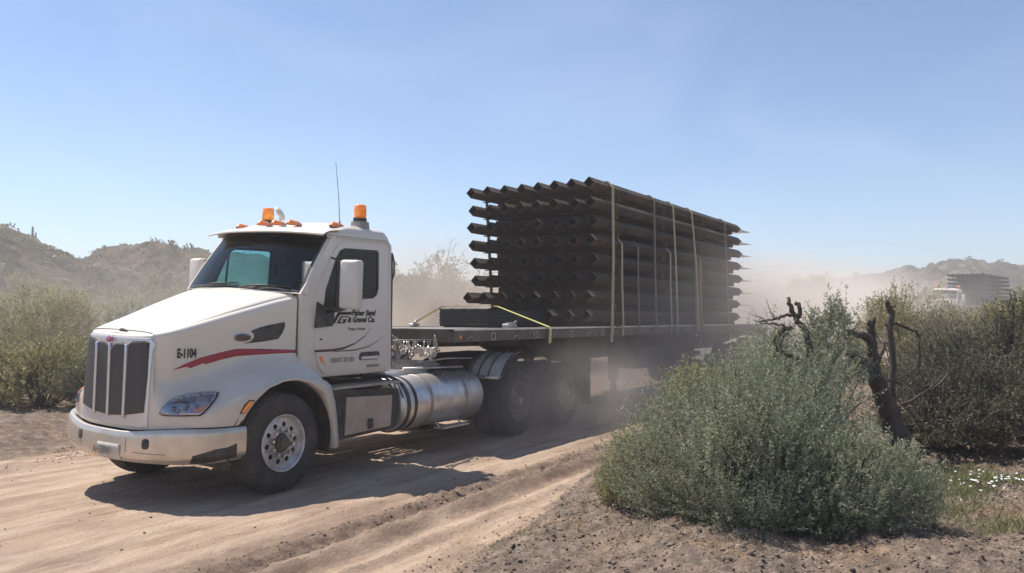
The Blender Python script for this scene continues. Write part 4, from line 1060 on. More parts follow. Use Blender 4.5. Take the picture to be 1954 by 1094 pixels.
# ================================================================== TRAILER
TRAILER = thing('flatbed_trailer', RM, 'long flatbed trailer with aluminium edge rail, carrying the near stack of steel posts', 'trailer')
def TR(b, name, m, parent=None, fixn=True): return b.build(name, m, parent or TRAILER, None, fixn)
x0, x1, yh = 2.95, 19.1, 1.27
nb = 10
for i in range(nb):
    a = -yh + .03 + (2 * yh - .06) * i / nb; e = -yh + .03 + (2 * yh - .06) * (i + 1) / nb - .008
    b = MB(); b.box(x0 + .02, x1 - .02, a, e, DECK - .035, DECK); TR(b, 'plank', M['timber'] if i % 4 == 2 else M['alu_dull'])
for s in (-1, 1):
    b = MB(); ys = s * yh
    b.prism([(0, DECK + .006), (.07, DECK + .006), (.07, DECK - .03), (.02, DECK - .035), (.02, DECK - .14), (.05, DECK - .16), (0, DECK - .165)], lambda u, v, q, s=s: (q, s * (yh + .01 - u), v), x0, x1)
    rl = TR(b, 'side_rail', M['rail'])
    b = MB(); b.box(x0, x1, min(s * (yh - .03), s * (yh + .018)), max(s * (yh - .03), s * (yh + .018)), DECK - .012, DECK + .012); b.build('rail_edge', M['rail_lip'], rl)
    for k in range(26):
        x = x0 + .35 + k * .61
        pk = MB(); pk.prism(rrect(x - .055, x + .055, DECK - .155, DECK - .05, .008), lambda u, v, q, s=s: (u, s * (yh + .028 - q), v), 0, .035, holes=[rrect(x - .035, x + .035, DECK - .14, DECK - .065, .005)]) if k % 2 else pk.tube([(x - .07, s * (yh + .025), DECK - .15), (x - .03, s * (yh + .05), DECK - .10), (x + .03, s * (yh + .05), DECK - .10), (x + .07, s * (yh + .025), DECK - .15)], .010, 5)
        pk.build('stake_pocket' if k % 2 else 'rope_hook', M['alu_dull'], rl)
    for k in (0, 8, 17, 25):
        x = x0 + .15 + k * .62; b = MB(); b.lathe([(0, 0), (.03, 0), (.03, .012), (0, .018)], 12, Matrix.Translation((x, s * (yh + .012), DECK - .10)) @ Matrix.Rotation(R(180 if s < 0 else 0), 4, 'X'), 'y'); b.build('side_marker_lens', M['orange'], rl)
b = MB(); b.box(x0, x0 + .05, -yh, yh, DECK - .17, DECK + .004); TR(b, 'front_bolster', M['rail'])
b = MB(); b.box(x0 - .006, x0 + .04, -yh + .035, yh - .035, DECK + .005, DECK + .014); TR(b, 'front_edge_strip', M['rail_lip'])
b = MB(); b.box(x1 - .05, x1, -yh, yh, DECK - .35, DECK + .004); TR(b, 'rear_bumper', M['alu_dull'])
for s in (-1, 1):
    b = MB(); b.prism([(3.1, DECK - .06), (3.1, DECK - .25), (6.2, DECK - .30), (7.2, DECK - .62), (16.0, DECK - .62), (18.9, DECK - .35), (18.9, DECK - .06)], lambda u, v, q, s=s: (u, s * .5 + q, v), -.07, .07); TR(b, 'main_beam', M['dark'])
for k in range(22):
    x = 3.3 + k * .72; b = MB(); b.box(x - .03, x + .03, -yh + .03, yh - .03, DECK - .15, DECK - .037); TR(b, 'cross_member', M['dark'])
for s in (-1, 1):
    b = MB(); b.box(8.7, 8.86, s * .95 - .08, s * .95 + .08, .62, DECK - .16); b.box(8.73, 8.83, s * .95 - .05, s * .95 + .05, .38, .7); b.box(8.62, 8.94, s * .95 - .13, s * .95 + .13, .34, .38); TR(b, 'landing_gear_leg', M['dark'])
b = MB(); b.box(9.6, 11.6, -1.12, -.62, .78, 1.22, bev=.02); TR(b, 'tool_box', M['dark'])
b = MB()
for x in (16.2, 17.6): b.tube([(x, -1.0, .53), (x, 1.0, .53)], .07, 10)
for s in (-1, 1): b.box(15.7, 18.1, s * .52 - .06, s * .52 + .06, .68, .84)
TR(b, 'trailer_axle', M['dark'])
for x in (16.2, 17.6):
    for nr in (True, False):
        o = put_wheel(wd_, TRAILER, x, nr, spin=x); o.location.z += .10
b = MB(); b.box(18.2, 18.22, -1.2, -.6, .4, 1.25); TR(b, 'mud_flap', M['black'])

# ================================================================== LOAD: panels of steel posts
PD = .152; DG = PD / math.sqrt(2) * .985          # half diagonal
def post_mesh(L=9.14):
    b = MB(); t_ = .010
    sq = [(0, DG), (DG, 0), (0, -DG), (-DG, 0)]; si = [(0, DG - t_), (DG - t_, 0), (0, -DG + t_), (-DG + t_, 0)]
    cv = []
    for r_, l_ in ((sq, 0), (sq, L), (si, L), (si, 0)): cv.append([(l_, y, z) for y, z in r_])
    V = [p for r_ in cv for p in r_]; Fq = []
    for i in range(4):
        for j in range(4): Fq.append((i * 4 + j, ((i + 1) % 4) * 4 + j, ((i + 1) % 4) * 4 + (j + 1) % 4, i * 4 + (j + 1) % 4))
    b.add(V, Fq, False); return b
pm = post_mesh(); ob = pm.build('post', M['steel']); PME = ob.data; bpy.data.objects.remove(ob)
b = MB(); b.prism([(8.95, -1.24), (10.60, -1.30), (10.60, 1.46), (8.95, 1.42)], lambda u, v, q: (u, v, q), -.028, -.016); ob = b.build('plate', M['plate_steel']); PLME = ob.data; bpy.data.objects.remove(ob)
b = MB(); b.box(0, .10, -1.27, 1.46, -.012, 0); ob = b.build('tie', M['steel']); TIE = ob.data; bpy.data.objects.remove(ob)
LX, PITCH, BASE = 7.30, .341, DECK + .10 + DG
gr = np.random.default_rng(21)
names8 = ['bottom', 'second from the bottom', 'third from the bottom', 'fourth from the bottom', 'fifth from the bottom', 'third from the top', 'second from the top', 'top']
jit = [-.18, -.10, .16 - .05, .10, .0, .02, .02, .0]
PANELS = []; TIMBERS = []
def make_panel(frame, k, lab, group):
    z = BASE + PITCH * k
    m = frame @ Matrix.Translation((LX + jit[k], (gr.random() - .5) * .03, z))
    e = thing('bollard_panel', m, lab, 'steel panel', group)
    for j in range(8):
        y = -1.18 + 2.56 * j / 7
        o = link('post', PME, None, e, Matrix.Translation(((gr.random() - .5) * .13, y, 0)))
    link('anti_climb_plate', PLME, None, e, Matrix.Translation((-.6, 0, 0)))
    for xx in (.5, 3.2, 6.1, 8.5): link('tie_bar', TIE, None, e, Matrix.Translation((xx, 0, -DG - .001)))
    return e
for k in range(8):
    PANELS.append(make_panel(RM, k, f'steel post panel, {names8[k]} of the stack on the near trailer', 'steel post panels stacked on the near flatbed trailer'))
places = [(.95, 'front'), (3.35, 'second'), (5.75, 'third'), (8.2, 'rear')]
b = MB(); b.box(-.05, .05, -1.29, 1.40, -.052, .052); ob = b.build('timber_spacer', M['timber']); TBM = ob.data; bpy.data.objects.remove(ob)
lev = ['under the bottom panel', 'above the bottom panel', 'above the second panel from the bottom', 'above the third panel from the bottom', 'above the fourth panel from the bottom', 'above the fifth panel from the bottom', 'below the second panel from the top', 'directly below the top panel']
hg = PITCH - 2 * DG
for k in range(8):
    for xx, pn in places:
        z = BASE + PITCH * k - PITCH / 2 - (.0 if k else 0)
        zc = DECK + .052 if k == 0 else BASE + PITCH * k - PITCH / 2 + .0
        sc_ = 1.0 if k == 0 else (hg - .014) / .104
        o = link('timber_spacer', TBM, None, None, RM @ Matrix.Translation((LX + xx + (gr.random() - .5) * .2, (gr.random() - .5) * .05, zc)) @ Matrix.Diagonal((1, 1, sc_, 1)))
        tag(o, f'timber spacer {lev[k]}, {dict(front="at the front end", rear="at the rear end").get(pn, pn + " from the front")}', 'timber', 'timber spacers between the steel panels'); TIMBERS.append(o)

# small bundle of short panels near the front of the deck
bu = thing('short_panel_bundle', RM @ Matrix.Translation((5.18, .10, DECK)), 'low dark bundle of corrugated steel sheets at the front of the trailer deck', 'steel bundle')
for k in range(5):
    b = MB(); P = []
    for i in range(41):
        y = -.50 + 1.0 * i / 40; P.append((y, (.016 if k == 4 else .004) * math.cos(i * math.pi / 5)))
    z0 = .05 + k * .055
    b.grid([[(x, y, z0 + dz + .03) for y, dz in P] for x in (0, 1.9)]); b.grid([[(x, y, z0 + dz) for y, dz in P] for x in (0, 1.9)])
    b.grid([[(0, y, z0 + dz + q) for y, dz in P] for q in (0, .03)]); b.grid([[(1.9, y, z0 + dz + q) for y, dz in P] for q in (0, .03)]); b.box(.02, 1.88, -.50, .50, z0 - .028, z0 + .026)
    b.build('steel_sheet', M['soot'], bu)
b = MB(); b.box(.1, .2, -.48, .48, .002, .05); b.box(1.6, 1.7, -.48, .48, .002, .05); b.build('runner', M['timber'], bu)

# straps
def strap(path, wdt, th, m, label, group='webbing straps over the steel load'):
    """ribbon lying in the y-z plane of the trailer frame; path = (x, y, z)"""
    P = [Vector(p) for p in path]; c = P[0].copy(); b = MB(); V = []; F = []
    for i, p in enumerate(P):
        t_ = (P[min(i + 1, len(P) - 1)] - P[max(i - 1, 0)]).normalized(); nrm = Vector((1, 0, 0)).cross(t_).normalized(); wv = t_.cross(nrm).normalized()
        for a_, b_ in ((-.5, -.5), (.5, -.5), (.5, .5), (-.5, .5)): V.append(p - c + wv * wdt * a_ + nrm * th * b_)
    for i in range(len(P) - 1):
        for j in range(4): F.append((i * 4 + j, i * 4 + (j + 1) % 4, i * 4 + 4 + (j + 1) % 4, i * 4 + 4 + j))
    F.append((0, 1, 2, 3)); k = (len(P) - 1) * 4; F.append((k, k + 1, k + 2, k + 3)); b.add(V, F, False)
    o = b.build('load_strap', m, None, RM @ Matrix.Translation(c)); return tag(o, label, 'strap', group)
ztop = BASE + PITCH * 7 + DG + .01; ye = 1.18 + DG + .012
def wrap(x, zt, lean=0, low=DECK - .20, bow=0.0, twist=0):
    yt = 1.18 + .03
    L1 = [(x + lean, -yh - .06, low), (x + lean, -yh - .075, DECK + .01), (x + lean * .6, -ye - bow, (DECK + zt) * .5), (x, -ye - .004, zt - DG - .01), (x, -yt, zt)]
    return L1 + [(x, yt + .2, zt), (x, ye + .2, zt - DG), (x, yh + .06, DECK), (x, yh + .06, low)]
strap(wrap(8.0, ztop, -.12, DECK - .28, .05), .105, .006, M['strap'], 'pale yellow strap nearest the front of the post stack, over all panels')
strap(wrap(10.05, ztop, 0, DECK - .22, .02), .095, .006, M['strap_dull'], 'faded brown strap over the post stack, second full-height strap from the front')
strap(wrap(11.15, ztop, .15, DECK - .2, .03), .095, .006, M['strap'], 'dusty yellow strap over the middle of the post stack')
strap(wrap(12.35, ztop, .35, DECK - .18, .04), .095, .006, M['strap'], 'yellow strap leaning backwards behind the middle of the post stack')
strap(wrap(14.85, ztop, .15, DECK - .2, .03), .10, .006, M['strap_dull'], 'faded brown strap at the rear end of the post stack')
zl = BASE + PITCH * 4 + DG + .012
for x, m_, lb_, zz_ in ((8.42, 'strap', 'short yellow strap round the lower panels just behind the front strap', 4), (9.2, 'strap_dull', 'short brown strap round the lower panels between the two front full-height straps', 4), (10.98, 'strap', 'short yellow strap round the lower panels beside the middle strap', 4), (12.62, 'strap_dull', 'wide rusty brown strap round the lower panels behind the middle of the stack', 4), (12.95, 'strap_dull', 'narrow brown strap round the lower panels next to the wide rusty one', 4)):
    zt = BASE + PITCH * zz_ + DG + .008
    strap(wrap(x, zt, -.04, DECK - .17, .015), .19 if 'wide' in lb_ else .075, .006, M[m_], lb_, 'short straps round the lower steel panels')
sz_ = DECK + .355
M['strap_y'] = mat('clean_yellow_webbing', (.62, .56, .20), .8)
strap([(5.55, -yh - .045, DECK - .24), (5.55, -yh - .06, DECK - .02), (5.55, -yh - .03, DECK + .02), (5.42, -.42, sz_ - .01), (5.35, -.38, sz_), (5.30, .56, sz_), (5.28, .62, sz_ - .01), (5.28, yh + .02, DECK + .03), (5.28, yh + .05, DECK - .15)], .075, .008, M['strap_y'], 'bright yellow strap over the low bundle at the front of the deck')
b = MB(); b.box(-.09, .09, -.05, .05, 0, .05, bev=.01); b.tube([(0, 0, .05), (.14, .05, .12)], .014, 6); o = b.build('strap_ratchet', M['alu'], None, RM @ Matrix.Translation((5.28, yh - .06, DECK + .012))); tag(o, 'small bright ratchet on the far edge of the trailer deck', 'ratchet')
b = MB(); b.box(-.12, .12, -.06, .06, 0, .06, bev=.01); b.box(-.02, .06, -.05, .05, .06, .085); b.tube([(.1, 0, .06), (.2, 0, .10)], .014, 6)
o = b.build('load_binder', M['alu_dull'], None, RM @ Matrix.Translation((4.62, -1.13, DECK + .012))); tag(o, 'small grey load binder lying on the near deck edge beside the low bundle', 'binder')
print('load done')

# ================================================================== SECOND TRUCK, far up the road
F2 = Matrix.Translation((32.4, 63.4, .78)) @ Matrix.Rotation(R(47.8), 4, 'Z')
X2 = F2 @ TM.inverted()
def copy_far(o, label, cat=None, group=None):
    c = copy_tree(o); c.matrix_world = X2 @ o.matrix_world; c['label'] = label
    if group: c['group'] = group
    elif 'group' in c: del c['group']
    return c
bpy.context.view_layer.update()
copy_far(TRUCK, 'distant white semi truck coming through the dust behind the near one, above the right bushes')
copy_far(TRAILER, 'distant flatbed trailer half hidden in dust behind the bushes at right')
for k in range(8): copy_far(PANELS[k], f'hazy steel post panel, {names8[k]} of the distant stack', group='steel post panels on the distant trailer')
print('far truck done')

# ================================================================== NEAR PLANTS
# the big grey-green saltbush by the camera, and the taller one behind it
bush('saltbush', 1.72, 6.18, .97, .90, 1.12, 6000, 28, .025, .24, M['sage'], 'big rounded grey-green bush on the gravel mound nearest the camera', seed=31, spr=.24, lump=.52, upb=1.0, stems=200, lift=.02, inner=.28, stem_m='twig', srad=.005, clump=.13)
bush('saltbush', 2.36, 5.95, .60, .60, .68, 2300, 26, .025, .24, M['sage'], 'lower right-hand lobe of grey-green bush beside the grass patch', seed=32, spr=.15, upb=.8, stems=30, lift=.10)
bush('saltbush', .98, 6.75, .36, .36, .58, 1000, 22, .024, .22, M['olive'], 'small yellowish green bush at the left foot of the big grey-green bush', seed=33, spr=.16, upb=1.2, stems=16, lift=.08)
bush('saltbush', 2.50, 8.1, 1.02, .85, 1.46, 4600, 26, .028, .24, M['sage'], 'tall grey-green bush just behind the big one, in front of the trailer', seed=34, spr=.19, upb=1.1, stems=160, lump=.55, lift=.12, inner=.4, stem_m='twig', srad=.006)
bush('saltbush', 3.25, 8.5, .34, .34, 1.66, 800, 18, .036, .26, M['sage'], 'tallest upright grey-green tuft between the two dead branches', seed=35, spr=.20, upb=1.3, stems=14, lift=.45, lump=.5)
bush('saltbush', 1.95, 8.3, .60, .6, 1.0, 1300, 22, .036, .24, M['olive'], 'yellow-tinged bush at the left end of the hedge in front of the trailer', seed=36, spr=.2, upb=1.2, stems=20, lift=.1)

def dead_tree(name, x, y, label, limbs, sub, seed, m='wood_dead', twg=True):
    """limbs: (points, radii) in local metres"""
    g = np.random.default_rng(seed); root = thing(name, Matrix.Translation((x, y, gz(x, y))), label, 'dead tree')
    for i, (pts, rad) in enumerate(limbs):
        b = MB(); P = crom(pts, len(pts) * 4); rr_ = np.interp(np.linspace(0, 1, len(P)), np.linspace(0, 1, len(rad)), rad)
        rr_ = rr_ * (1 + .08 * (g.random(len(rr_)) - .5)); P = P + g.standard_normal(P.shape) * .006
        b.tube(P.tolist(), list(rr_), 9)
        b.build('trunk' if i == 0 else 'branch', M[m], root)
    for (p, d, ln, r, dep) in sub:
        b = MB(); branch_walk(b, p, d, ln, r, dep, g, kink=.7, split=2, twist=.8); b.build('twig', M[m], root)
    return root
def at(px, py, Y):
    """where the sight line through a photo point reaches the depth Y: used while laying plants out on the ground plan"""
    x = (px - 977) / 1600; z = -(py - 547) / 1600; c, s_ = math.cos(math.atan(1 / 32)), math.sin(math.atan(1 / 32))
    dy, dz = c - z * s_, s_ + z * c; k = Y / dy; return (x * k, Y, 1.87 + dz * k)
Yt = 8.6; bx, by, _ = at(1722, 860, Yt); bz = gz(bx, by)
def rel(px, py, Y=Yt, dy=0): p = at(px, py, Y + dy); return (p[0] - bx, p[1] - by, p[2] - bz)
dead_tree('dead_mesquite', bx, by, 'thick dark broken-off trunk of a dead mesquite right of the tall grey-green bush', [
    ([(0.05, 0, -.1), rel(1722, 860), rel(1700, 800), rel(1682, 750), rel(1667, 705), rel(1664, 660), rel(1662, 640), rel(1668, 603)], [.15, .14, .115, .088, .070, .055, .045, .018]),
    ([rel(1664, 650), rel(1645, 640, dy=-.1), rel(1628, 636, dy=-.15), rel(1612, 632, dy=-.2)], [.045, .035, .025, .012]),
    ([rel(1668, 700), rel(1648, 692, dy=-.1), rel(1630, 680, dy=-.2), rel(1616, 676, dy=-.3)], [.055, .045, .03, .015]),
    ([rel(1664, 672), rel(1640, 672, dy=.1), rel(1622, 684, dy=.1)], [.02, .014, .006]),
    ([rel(1660, 640), rel(1658, 622), rel(1661, 612)], [.035, .028, .018]),
    ([rel(1676, 690), rel(1684, 662, dy=.1), rel(1692, 652, dy=.1)], [.03, .022, .01])],
    [((0, 0, .6), (.7, -.2, .3), .6, .018, 2), ((0, 0, .8), (-.6, -.3, .2), .5, .014, 2)], 41)
b2x, b2y, _ = at(1700, 700, 9.2); b2z = gz(b2x, b2y)
def rel2(px, py, dy=0): p = at(px, py, 9.2 + dy); return (p[0] - b2x, p[1] - b2y, p[2] - b2z)
dead_tree('dead_mesquite', b2x, b2y, 'slender bare dead branch standing up with a hooked tip, right of the thick trunk', [
    ([(0, 0, -.05), rel2(1700, 780), rel2(1703, 700), rel2(1700, 655), rel2(1698, 630), rel2(1701, 600), rel2(1696, 585), rel2(1690, 574)], [.05, .045, .035, .034, .034, .032, .03, .024]),
    ([rel2(1700, 620), rel2(1712, 619), rel2(1735, 628, .1), rel2(1750, 636, .2), rel2(1754, 655, .2), rel2(1752, 700, .2)], [.018, .016, .014, .014, .013, .012]),
    ([rel2(1700, 590), rel2(1706, 584), rel2(1712, 580)], [.010, .007, .003]),
    ([rel2(1698, 622), rel2(1690, 620), rel2(1688, 618)], [.014, .01, .008])], [((0.02, 0, .8), (.8, 0, .4), .5, .01, 2)], 42)
b3x, b3y, _ = at(1540, 640, 7.9); b3z = gz(b3x, b3y)
def rel3(px, py, dy=0): p = at(px, py, 7.9 + dy); return (p[0] - b3x, p[1] - b3y, p[2] - b3z)
dead_tree('dead_mesquite', b3x, b3y, 'dark forked dead branch with fine twigs rising above the grey-green bush at its left end', [
    ([(0, .1, .1), rel3(1545, 700), rel3(1540, 640), rel3(1530, 622), rel3(1518, 604), rel3(1508, 582), rel3(1502, 567)], [.04, .038, .03, .028, .026, .020, .015]),
    ([rel3(1522, 606), rel3(1526, 592), rel3(1522, 580), rel3(1518, 578)], [.022, .02, .018, .014]),
    ([rel3(1520, 603), rel3(1500, 602), rel3(1480, 608, .1), rel3(1460, 612, .1), rel3(1440, 614, .1)], [.018, .015, .012, .009, .004]),
    ([rel3(1480, 608, .1), rel3(1468, 590, .1), rel3(1460, 570, .1)], [.007, .004, .002]),
    ([rel3(1462, 612, .1), rel3(1445, 604, .1), rel3(1425, 596, .1)], [.006, .004, .002]),
    ([rel3(1512, 628), rel3(1495, 622, -.1), rel3(1470, 617, -.1), rel3(1448, 618, -.1)], [.012, .010, .008, .004]),
    ([rel3(1530, 690, -.1), rel3(1480, 662, -.1), rel3(1486, 640, -.1), rel3(1496, 628, -.1), rel3(1510, 626, -.1)], [.022, .02, .024, .024, .02]),
    ([rel3(1490, 660, .1), rel3(1494, 645, .1), rel3(1505, 632, .1)], [.015, .014, .012])], [], 43)

# right-hand thicket
bush('mesquite_shrub', 6.3, 10.6, 1.7, 1.1, 1.85, 2700, 14, .045, .30, M['darkgreen'], 'dark tangled mesquite shrub with bare grey twigs behind the thick dead trunk', seed=51, spr=.26, upb=.3, stems=620, lump=.45, stem_m='twig', srad=.007, lift=.18)
bush('mesquite_shrub', 4.8, 9.4, .85, .7, 1.15, 1200, 13, .04, .3, M['darkgreen'], 'low dark brushy shrub at the foot of the thick dead trunk', seed=52, spr=.22, upb=.3, stems=260, stem_m='twig', srad=.006, lift=.15)
bush('mesquite_shrub', 5.8, 9.0, 1.1, .7, 1.25, 1700, 14, .042, .3, M['darkgreen'], 'dark shrub at the right edge above the green grass', seed=53, spr=.24, upb=.3, stems=300, stem_m='twig', srad=.006, lift=.2)
bush('dry_brush', 6.7, 12.6, .9, .8, 1.62, 1500, 18, .03, .22, M['greybrush'], 'rounded dry grey-mauve brush between the slender dead branch and the green bushes', cat='bush', seed=54, spr=.25, upb=.5, stems=150, stem_m='twig', srad=.005, lift=.1, lump=.2)
bush('palo_verde_bush', 8.6, 14.2, 1.2, 1.0, 2.0, 2000, 16, .055, .34, M['yellowgreen'], 'yellow-green bush below the distant truck cab', seed=55, spr=.32, upb=.9, stems=60, lump=.5, lift=.25)
bush('palo_verde_bush', 10.2, 15.2, 1.2, 1.0, 2.15, 1900, 16, .055, .34, M['olive'], 'olive bush below the distant stack of panels', seed=56, spr=.34, upb=.9, stems=60, lump=.55, lift=.25)
bush('palo_verde_bush', 7.4, 11.0, .9, .9, 1.72, 1500, 16, .05, .34, M['yellowgreen'], 'sunlit yellow-green bush at the right edge beyond the dark thicket', seed=57, spr=.3, upb=.9, stems=50, lump=.5, lift=.25)
bush('palo_verde_bush', 9.2, 12.3, .8, .8, 2.0, 1200, 16, .05, .34, M['yellowgreen'], 'tall leafy yellow-green bush cut by the right edge of the view', seed=58, spr=.34, upb=1.1, stems=50, lump=.6, lift=.35)
bush('creosote', 8.0, 17.5, 1.3, 1.1, 1.9, 1100, 14, .06, .34, M['olive'], 'dusty olive bush behind the dry grey brush', seed=59, spr=.3, upb=.9, stems=40, lump=.45)

# grass patch with white flowers on the right
def blades(name, xs, ys, hgt, wdt, m, lean=.35, dens_seed=1):
    global rng
    g = rng = np.random.default_rng(dens_seed); n = len(xs)
    zz = ground_h(xs, ys) - .01
    d = np.stack([g.standard_normal(n) * lean, g.standard_normal(n) * lean, np.ones(n)], -1)
    hh_ = hgt * (.4 + .9 * g.random(n))
    V, T_ = leaf_arrays(np.stack([xs, ys, zz], -1), d, hh_, wdt, g.random(n))
    return leaves_object(name, V, T_, m, None)
def patch(n, cx, cy, sx, sy, seed):
    g = np.random.default_rng(seed); k = 26; cxs = cx + g.standard_normal(k) * sx; cys = cy + g.standard_normal(k) * sy
    i = g.integers(0, k, n); return cxs[i] + g.standard_normal(n) * sx * .22, cys[i] + g.standard_normal(n) * sy * .22
xa_, ya_ = patch(14000, 4.25, 7.3, .75, .55, 61); k_ = (to_loc(xa_, ya_)[1] < -5.2); xa_, ya_ = xa_[k_], ya_[k_]
o = blades('grass', xa_, ya_, .085, .007, M['grass'], .6, 62); tag(o, 'low fresh green ground plants on the right below the dark thicket', 'grass', kind='stuff')
xb_, yb_ = patch(5000, 3.5, 6.0, 1.1, .45, 63)
o = blades('dry_grass', xb_, yb_, .06, .004, M['drygrass'], .8, 64); tag(o, 'sparse dry grass and weeds on the gravel at the lower right', 'grass', kind='stuff')
g = np.random.default_rng(65); xc_, yc_ = patch(1500, .05, 6.4, .35, .30, 66)
o = blades('dry_grass', xc_, yc_, .05, .004, M['drygrass'], .8, 67); tag(o, 'thin strip of dry grass beside the wheel rut at the lower middle', 'grass', kind='stuff')
b = MB()
for i in range(48):
    x, y = 3.98 + g.standard_normal() * .26, 6.85 + g.standard_normal() * .26; z = gz(x, y) + .07 + .07 * g.random(); r_ = .010 + .008 * g.random()
    c = [(x + r_ * math.cos(a) * (1 if j % 2 else .55), y + r_ * math.sin(a) * (1 if j % 2 else .55), z + .004 * g.standard_normal()) for j, a in enumerate(np.linspace(0, 2 * math.pi, 11)[:-1])]
    b.add(c + [(x, y, z + .004)], [(j, (j + 1) % 10, 10) for j in range(10)], False)
o = b.build('wildflowers', M['flower']); tag(o, 'small white wildflowers dotted in the green patch at right', 'flowers', kind='stuff')
b = MB(); g2 = np.random.default_rng(68)
for i in range(60):
    x, y = 4.2 + g2.standard_normal() * .9, 6.9 + g2.standard_normal() * .6; z = gz(x, y)
    a = g2.random() * 6.28; l_ = .12 + .3 * g2.random(); b.tube([(x, y, z + .01), (x + l_ * .5 * math.cos(a), y + l_ * .5 * math.sin(a), z + .03 + .05 * g2.random()), (x + l_ * math.cos(a + .3), y + l_ * math.sin(a + .3), z + .02 + .06 * g2.random())], [.004, .003, .0015], 4)
o = b.build('dead_twigs', M['twig']); tag(o, 'pale dead twigs lying on the soil at right', 'twigs', kind='stuff')
# a few fist-sized clods that stand out
for i, (x, y, r_, lb_) in enumerate([(-1.72, 6.15, .045, 'dark clod of earth at the bottom edge between the ruts'), (.42, 6.55, .06, 'dark clod on the corner of the gravel mound'), (.98, 5.35, .05, 'brown rock in front of the big bush'), (2.55, 5.45, .05, 'reddish stone at the right foot of the big bush'), (.52, 7.75, .07, 'brown clod at the top of the gravel slope beside the rut')]):
    bm = bmesh.new(); bmesh.ops.create_icosphere(bm, subdivisions=3, radius=r_); gg = np.random.default_rng(i + 90)
    for v in bm.verts: 
        q_ = v.co.normalized(); v.co *= 1 + .5 * float(vnoise(np.array([q_.x * 2.2 + i * 3 + 9]), np.array([q_.y * 2.2 + q_.z * 1.7 + 9]))[0] - .5)
        v.co.z *= .65
    me = bpy.data.meshes.new('rock'); bm.to_mesh(me); bm.free()
    at_ = me.attributes.new('tint', 'FLOAT_COLOR', 'POINT'); at_.data.foreach_set('color', np.full(len(me.vertices) * 4, .75, np.float32))
    o = link('rock', me, M['stone'], None, Matrix.Translation((x, y, gz(x, y) + r_ * .1))); tag(o, lb_, 'rock')

# ================================================================== FAR PLANTS
left = [
    ('creosote', -7.6, 13.6, 1.1, .9, 1.25, 'olive', 'rounded dusty green shrub on the bank, left of the grille'),
    ('creosote', -8.9, 14.0, 1.2, 1.0, 1.0, 'sage', 'low pale shrub on the bank at the left edge of the view'),
    ('creosote', -6.6, 13.9, .8, .8, .95, 'sage', 'small pale shrub on the bank beside the truck bumper'),
    ('creosote', -9.6, 17.4, 1.6, 1.2, 1.8, 'olive', 'broad dull green shrub behind the low pale one at left'),
    ('creosote', -8.2, 18.2, 1.3, 1.1, 1.5, 'sage', 'grey-green shrub in the middle of the left thicket'),
    ('palo_verde', -12.3, 21.5, 2.4, 1.6, 2.1, 'yellowgreen', 'largest yellow-green palo verde at the left edge'),
    ('palo_verde', -9.6, 22.5, 1.8, 1.5, 1.8, 'yellowgreen', 'yellow-green palo verde left of the truck hood'),
    ('creosote', -7.6, 20.5, 1.3, 1.2, 1.5, 'darkgreen', 'dark dusty bush right behind the truck nose'),
    ('palo_verde', -15.5, 27, 2.4, 2, 2.2, 'olive', 'olive tree at the foot of the hill, at the left edge'),
    ('palo_verde', -12.0, 28.5, 2.6, 2, 2.1, 'olive', 'olive tree at the foot of the hill, above the yellow-green palo verdes'),
    ('creosote', -8.5, 27, 2.0, 1.6, 1.7, 'sage', 'pale bush at the foot of the hill behind the truck mirror'),
    ('mesquite', -3.8, 26.5, 1.1, 1.0, 3.0, 'darkgreen', 'dusty dark round tree just right of the cab'),
    ('mesquite', -2.55, 27.5, 1.2, 1.0, 3.4, 'darkgreen', 'tallest dusty dark tree between the cab and the stack'),
    ('creosote', -4.6, 23.5, 1.0, 1.0, 2.2, 'darkgreen', 'dusty low bush at the back corner of the cab'),
    ('creosote', -1.4, 25.5, 1.6, 1.2, 2.2, 'greybrush', 'dust-covered brush beyond the front of the trailer'),
    ('creosote', 0.8, 27.5, 1.8, 1.4, 2.6, 'greybrush', 'dust-covered brush half hidden behind the front of the stack'),
    ('creosote', 14.0, 30.0, 2.0, 1.6, 2.0, 'olive', 'hazy bush between the trailer tail and the distant truck'),
    ('creosote', 19.0, 40.0, 2.6, 2.0, 3.0, 'olive', 'hazy roadside bush left of the distant truck cab'),
    ('palo_verde', 19.6, 55.0, 1.8, 1.6, 3.4, 'olive', 'faint tree deep in the dust above the tall grey-green tuft'),
]
for i, (nm, x, y, rx, ry, h, m_, lb_) in enumerate(left):
    big = h > 2.2; z_ = max(gz(x, y), hill_z(x, y) if y > 26 else -9)
    sc_ = y / 14
    bush(nm, x, y, rx, ry, h, int(1500 * (1 if y < 20 else .85)), 12, .055 * sc_ ** .8, .42, M[m_], lb_, 'tree' if nm in ('palo_verde', 'mesquite') else 'bush', seed=100 + i, z=z_, spr=.28 * sc_ ** .5, upb=.5, stems=30, lump=.55, lift=.12 if not big else .22, srad=.012 * sc_ ** .5)
b = MB(); gq = np.random.default_rng(77)
bt = thing('bare_tree', Matrix.Translation((-1.95, 29.0, gz(-1.95, 29))), 'bare leafless tree poking above the dust beside the stack front', 'dead tree')
for i, (dx, hh_, le) in enumerate(((0, 3.1, -.3), (.75, 3.0, .1))):
    b = MB(); b.tube([(dx * .6, 0, 0), (dx, .1, 1.5), (dx - .1, 0, 2.3), (dx + le, 0, hh_)], [.08, .06, .04, .012], 6)
    for k in range(5): branch_walk(b, (dx + le * (k / 6), 0, 1.9 + .25 * k), (gq.standard_normal() * .6, .2, .8), .8, .018, 2, gq, kink=.5, split=3)
    b.build('trunk', M['wood_dead'], bt)
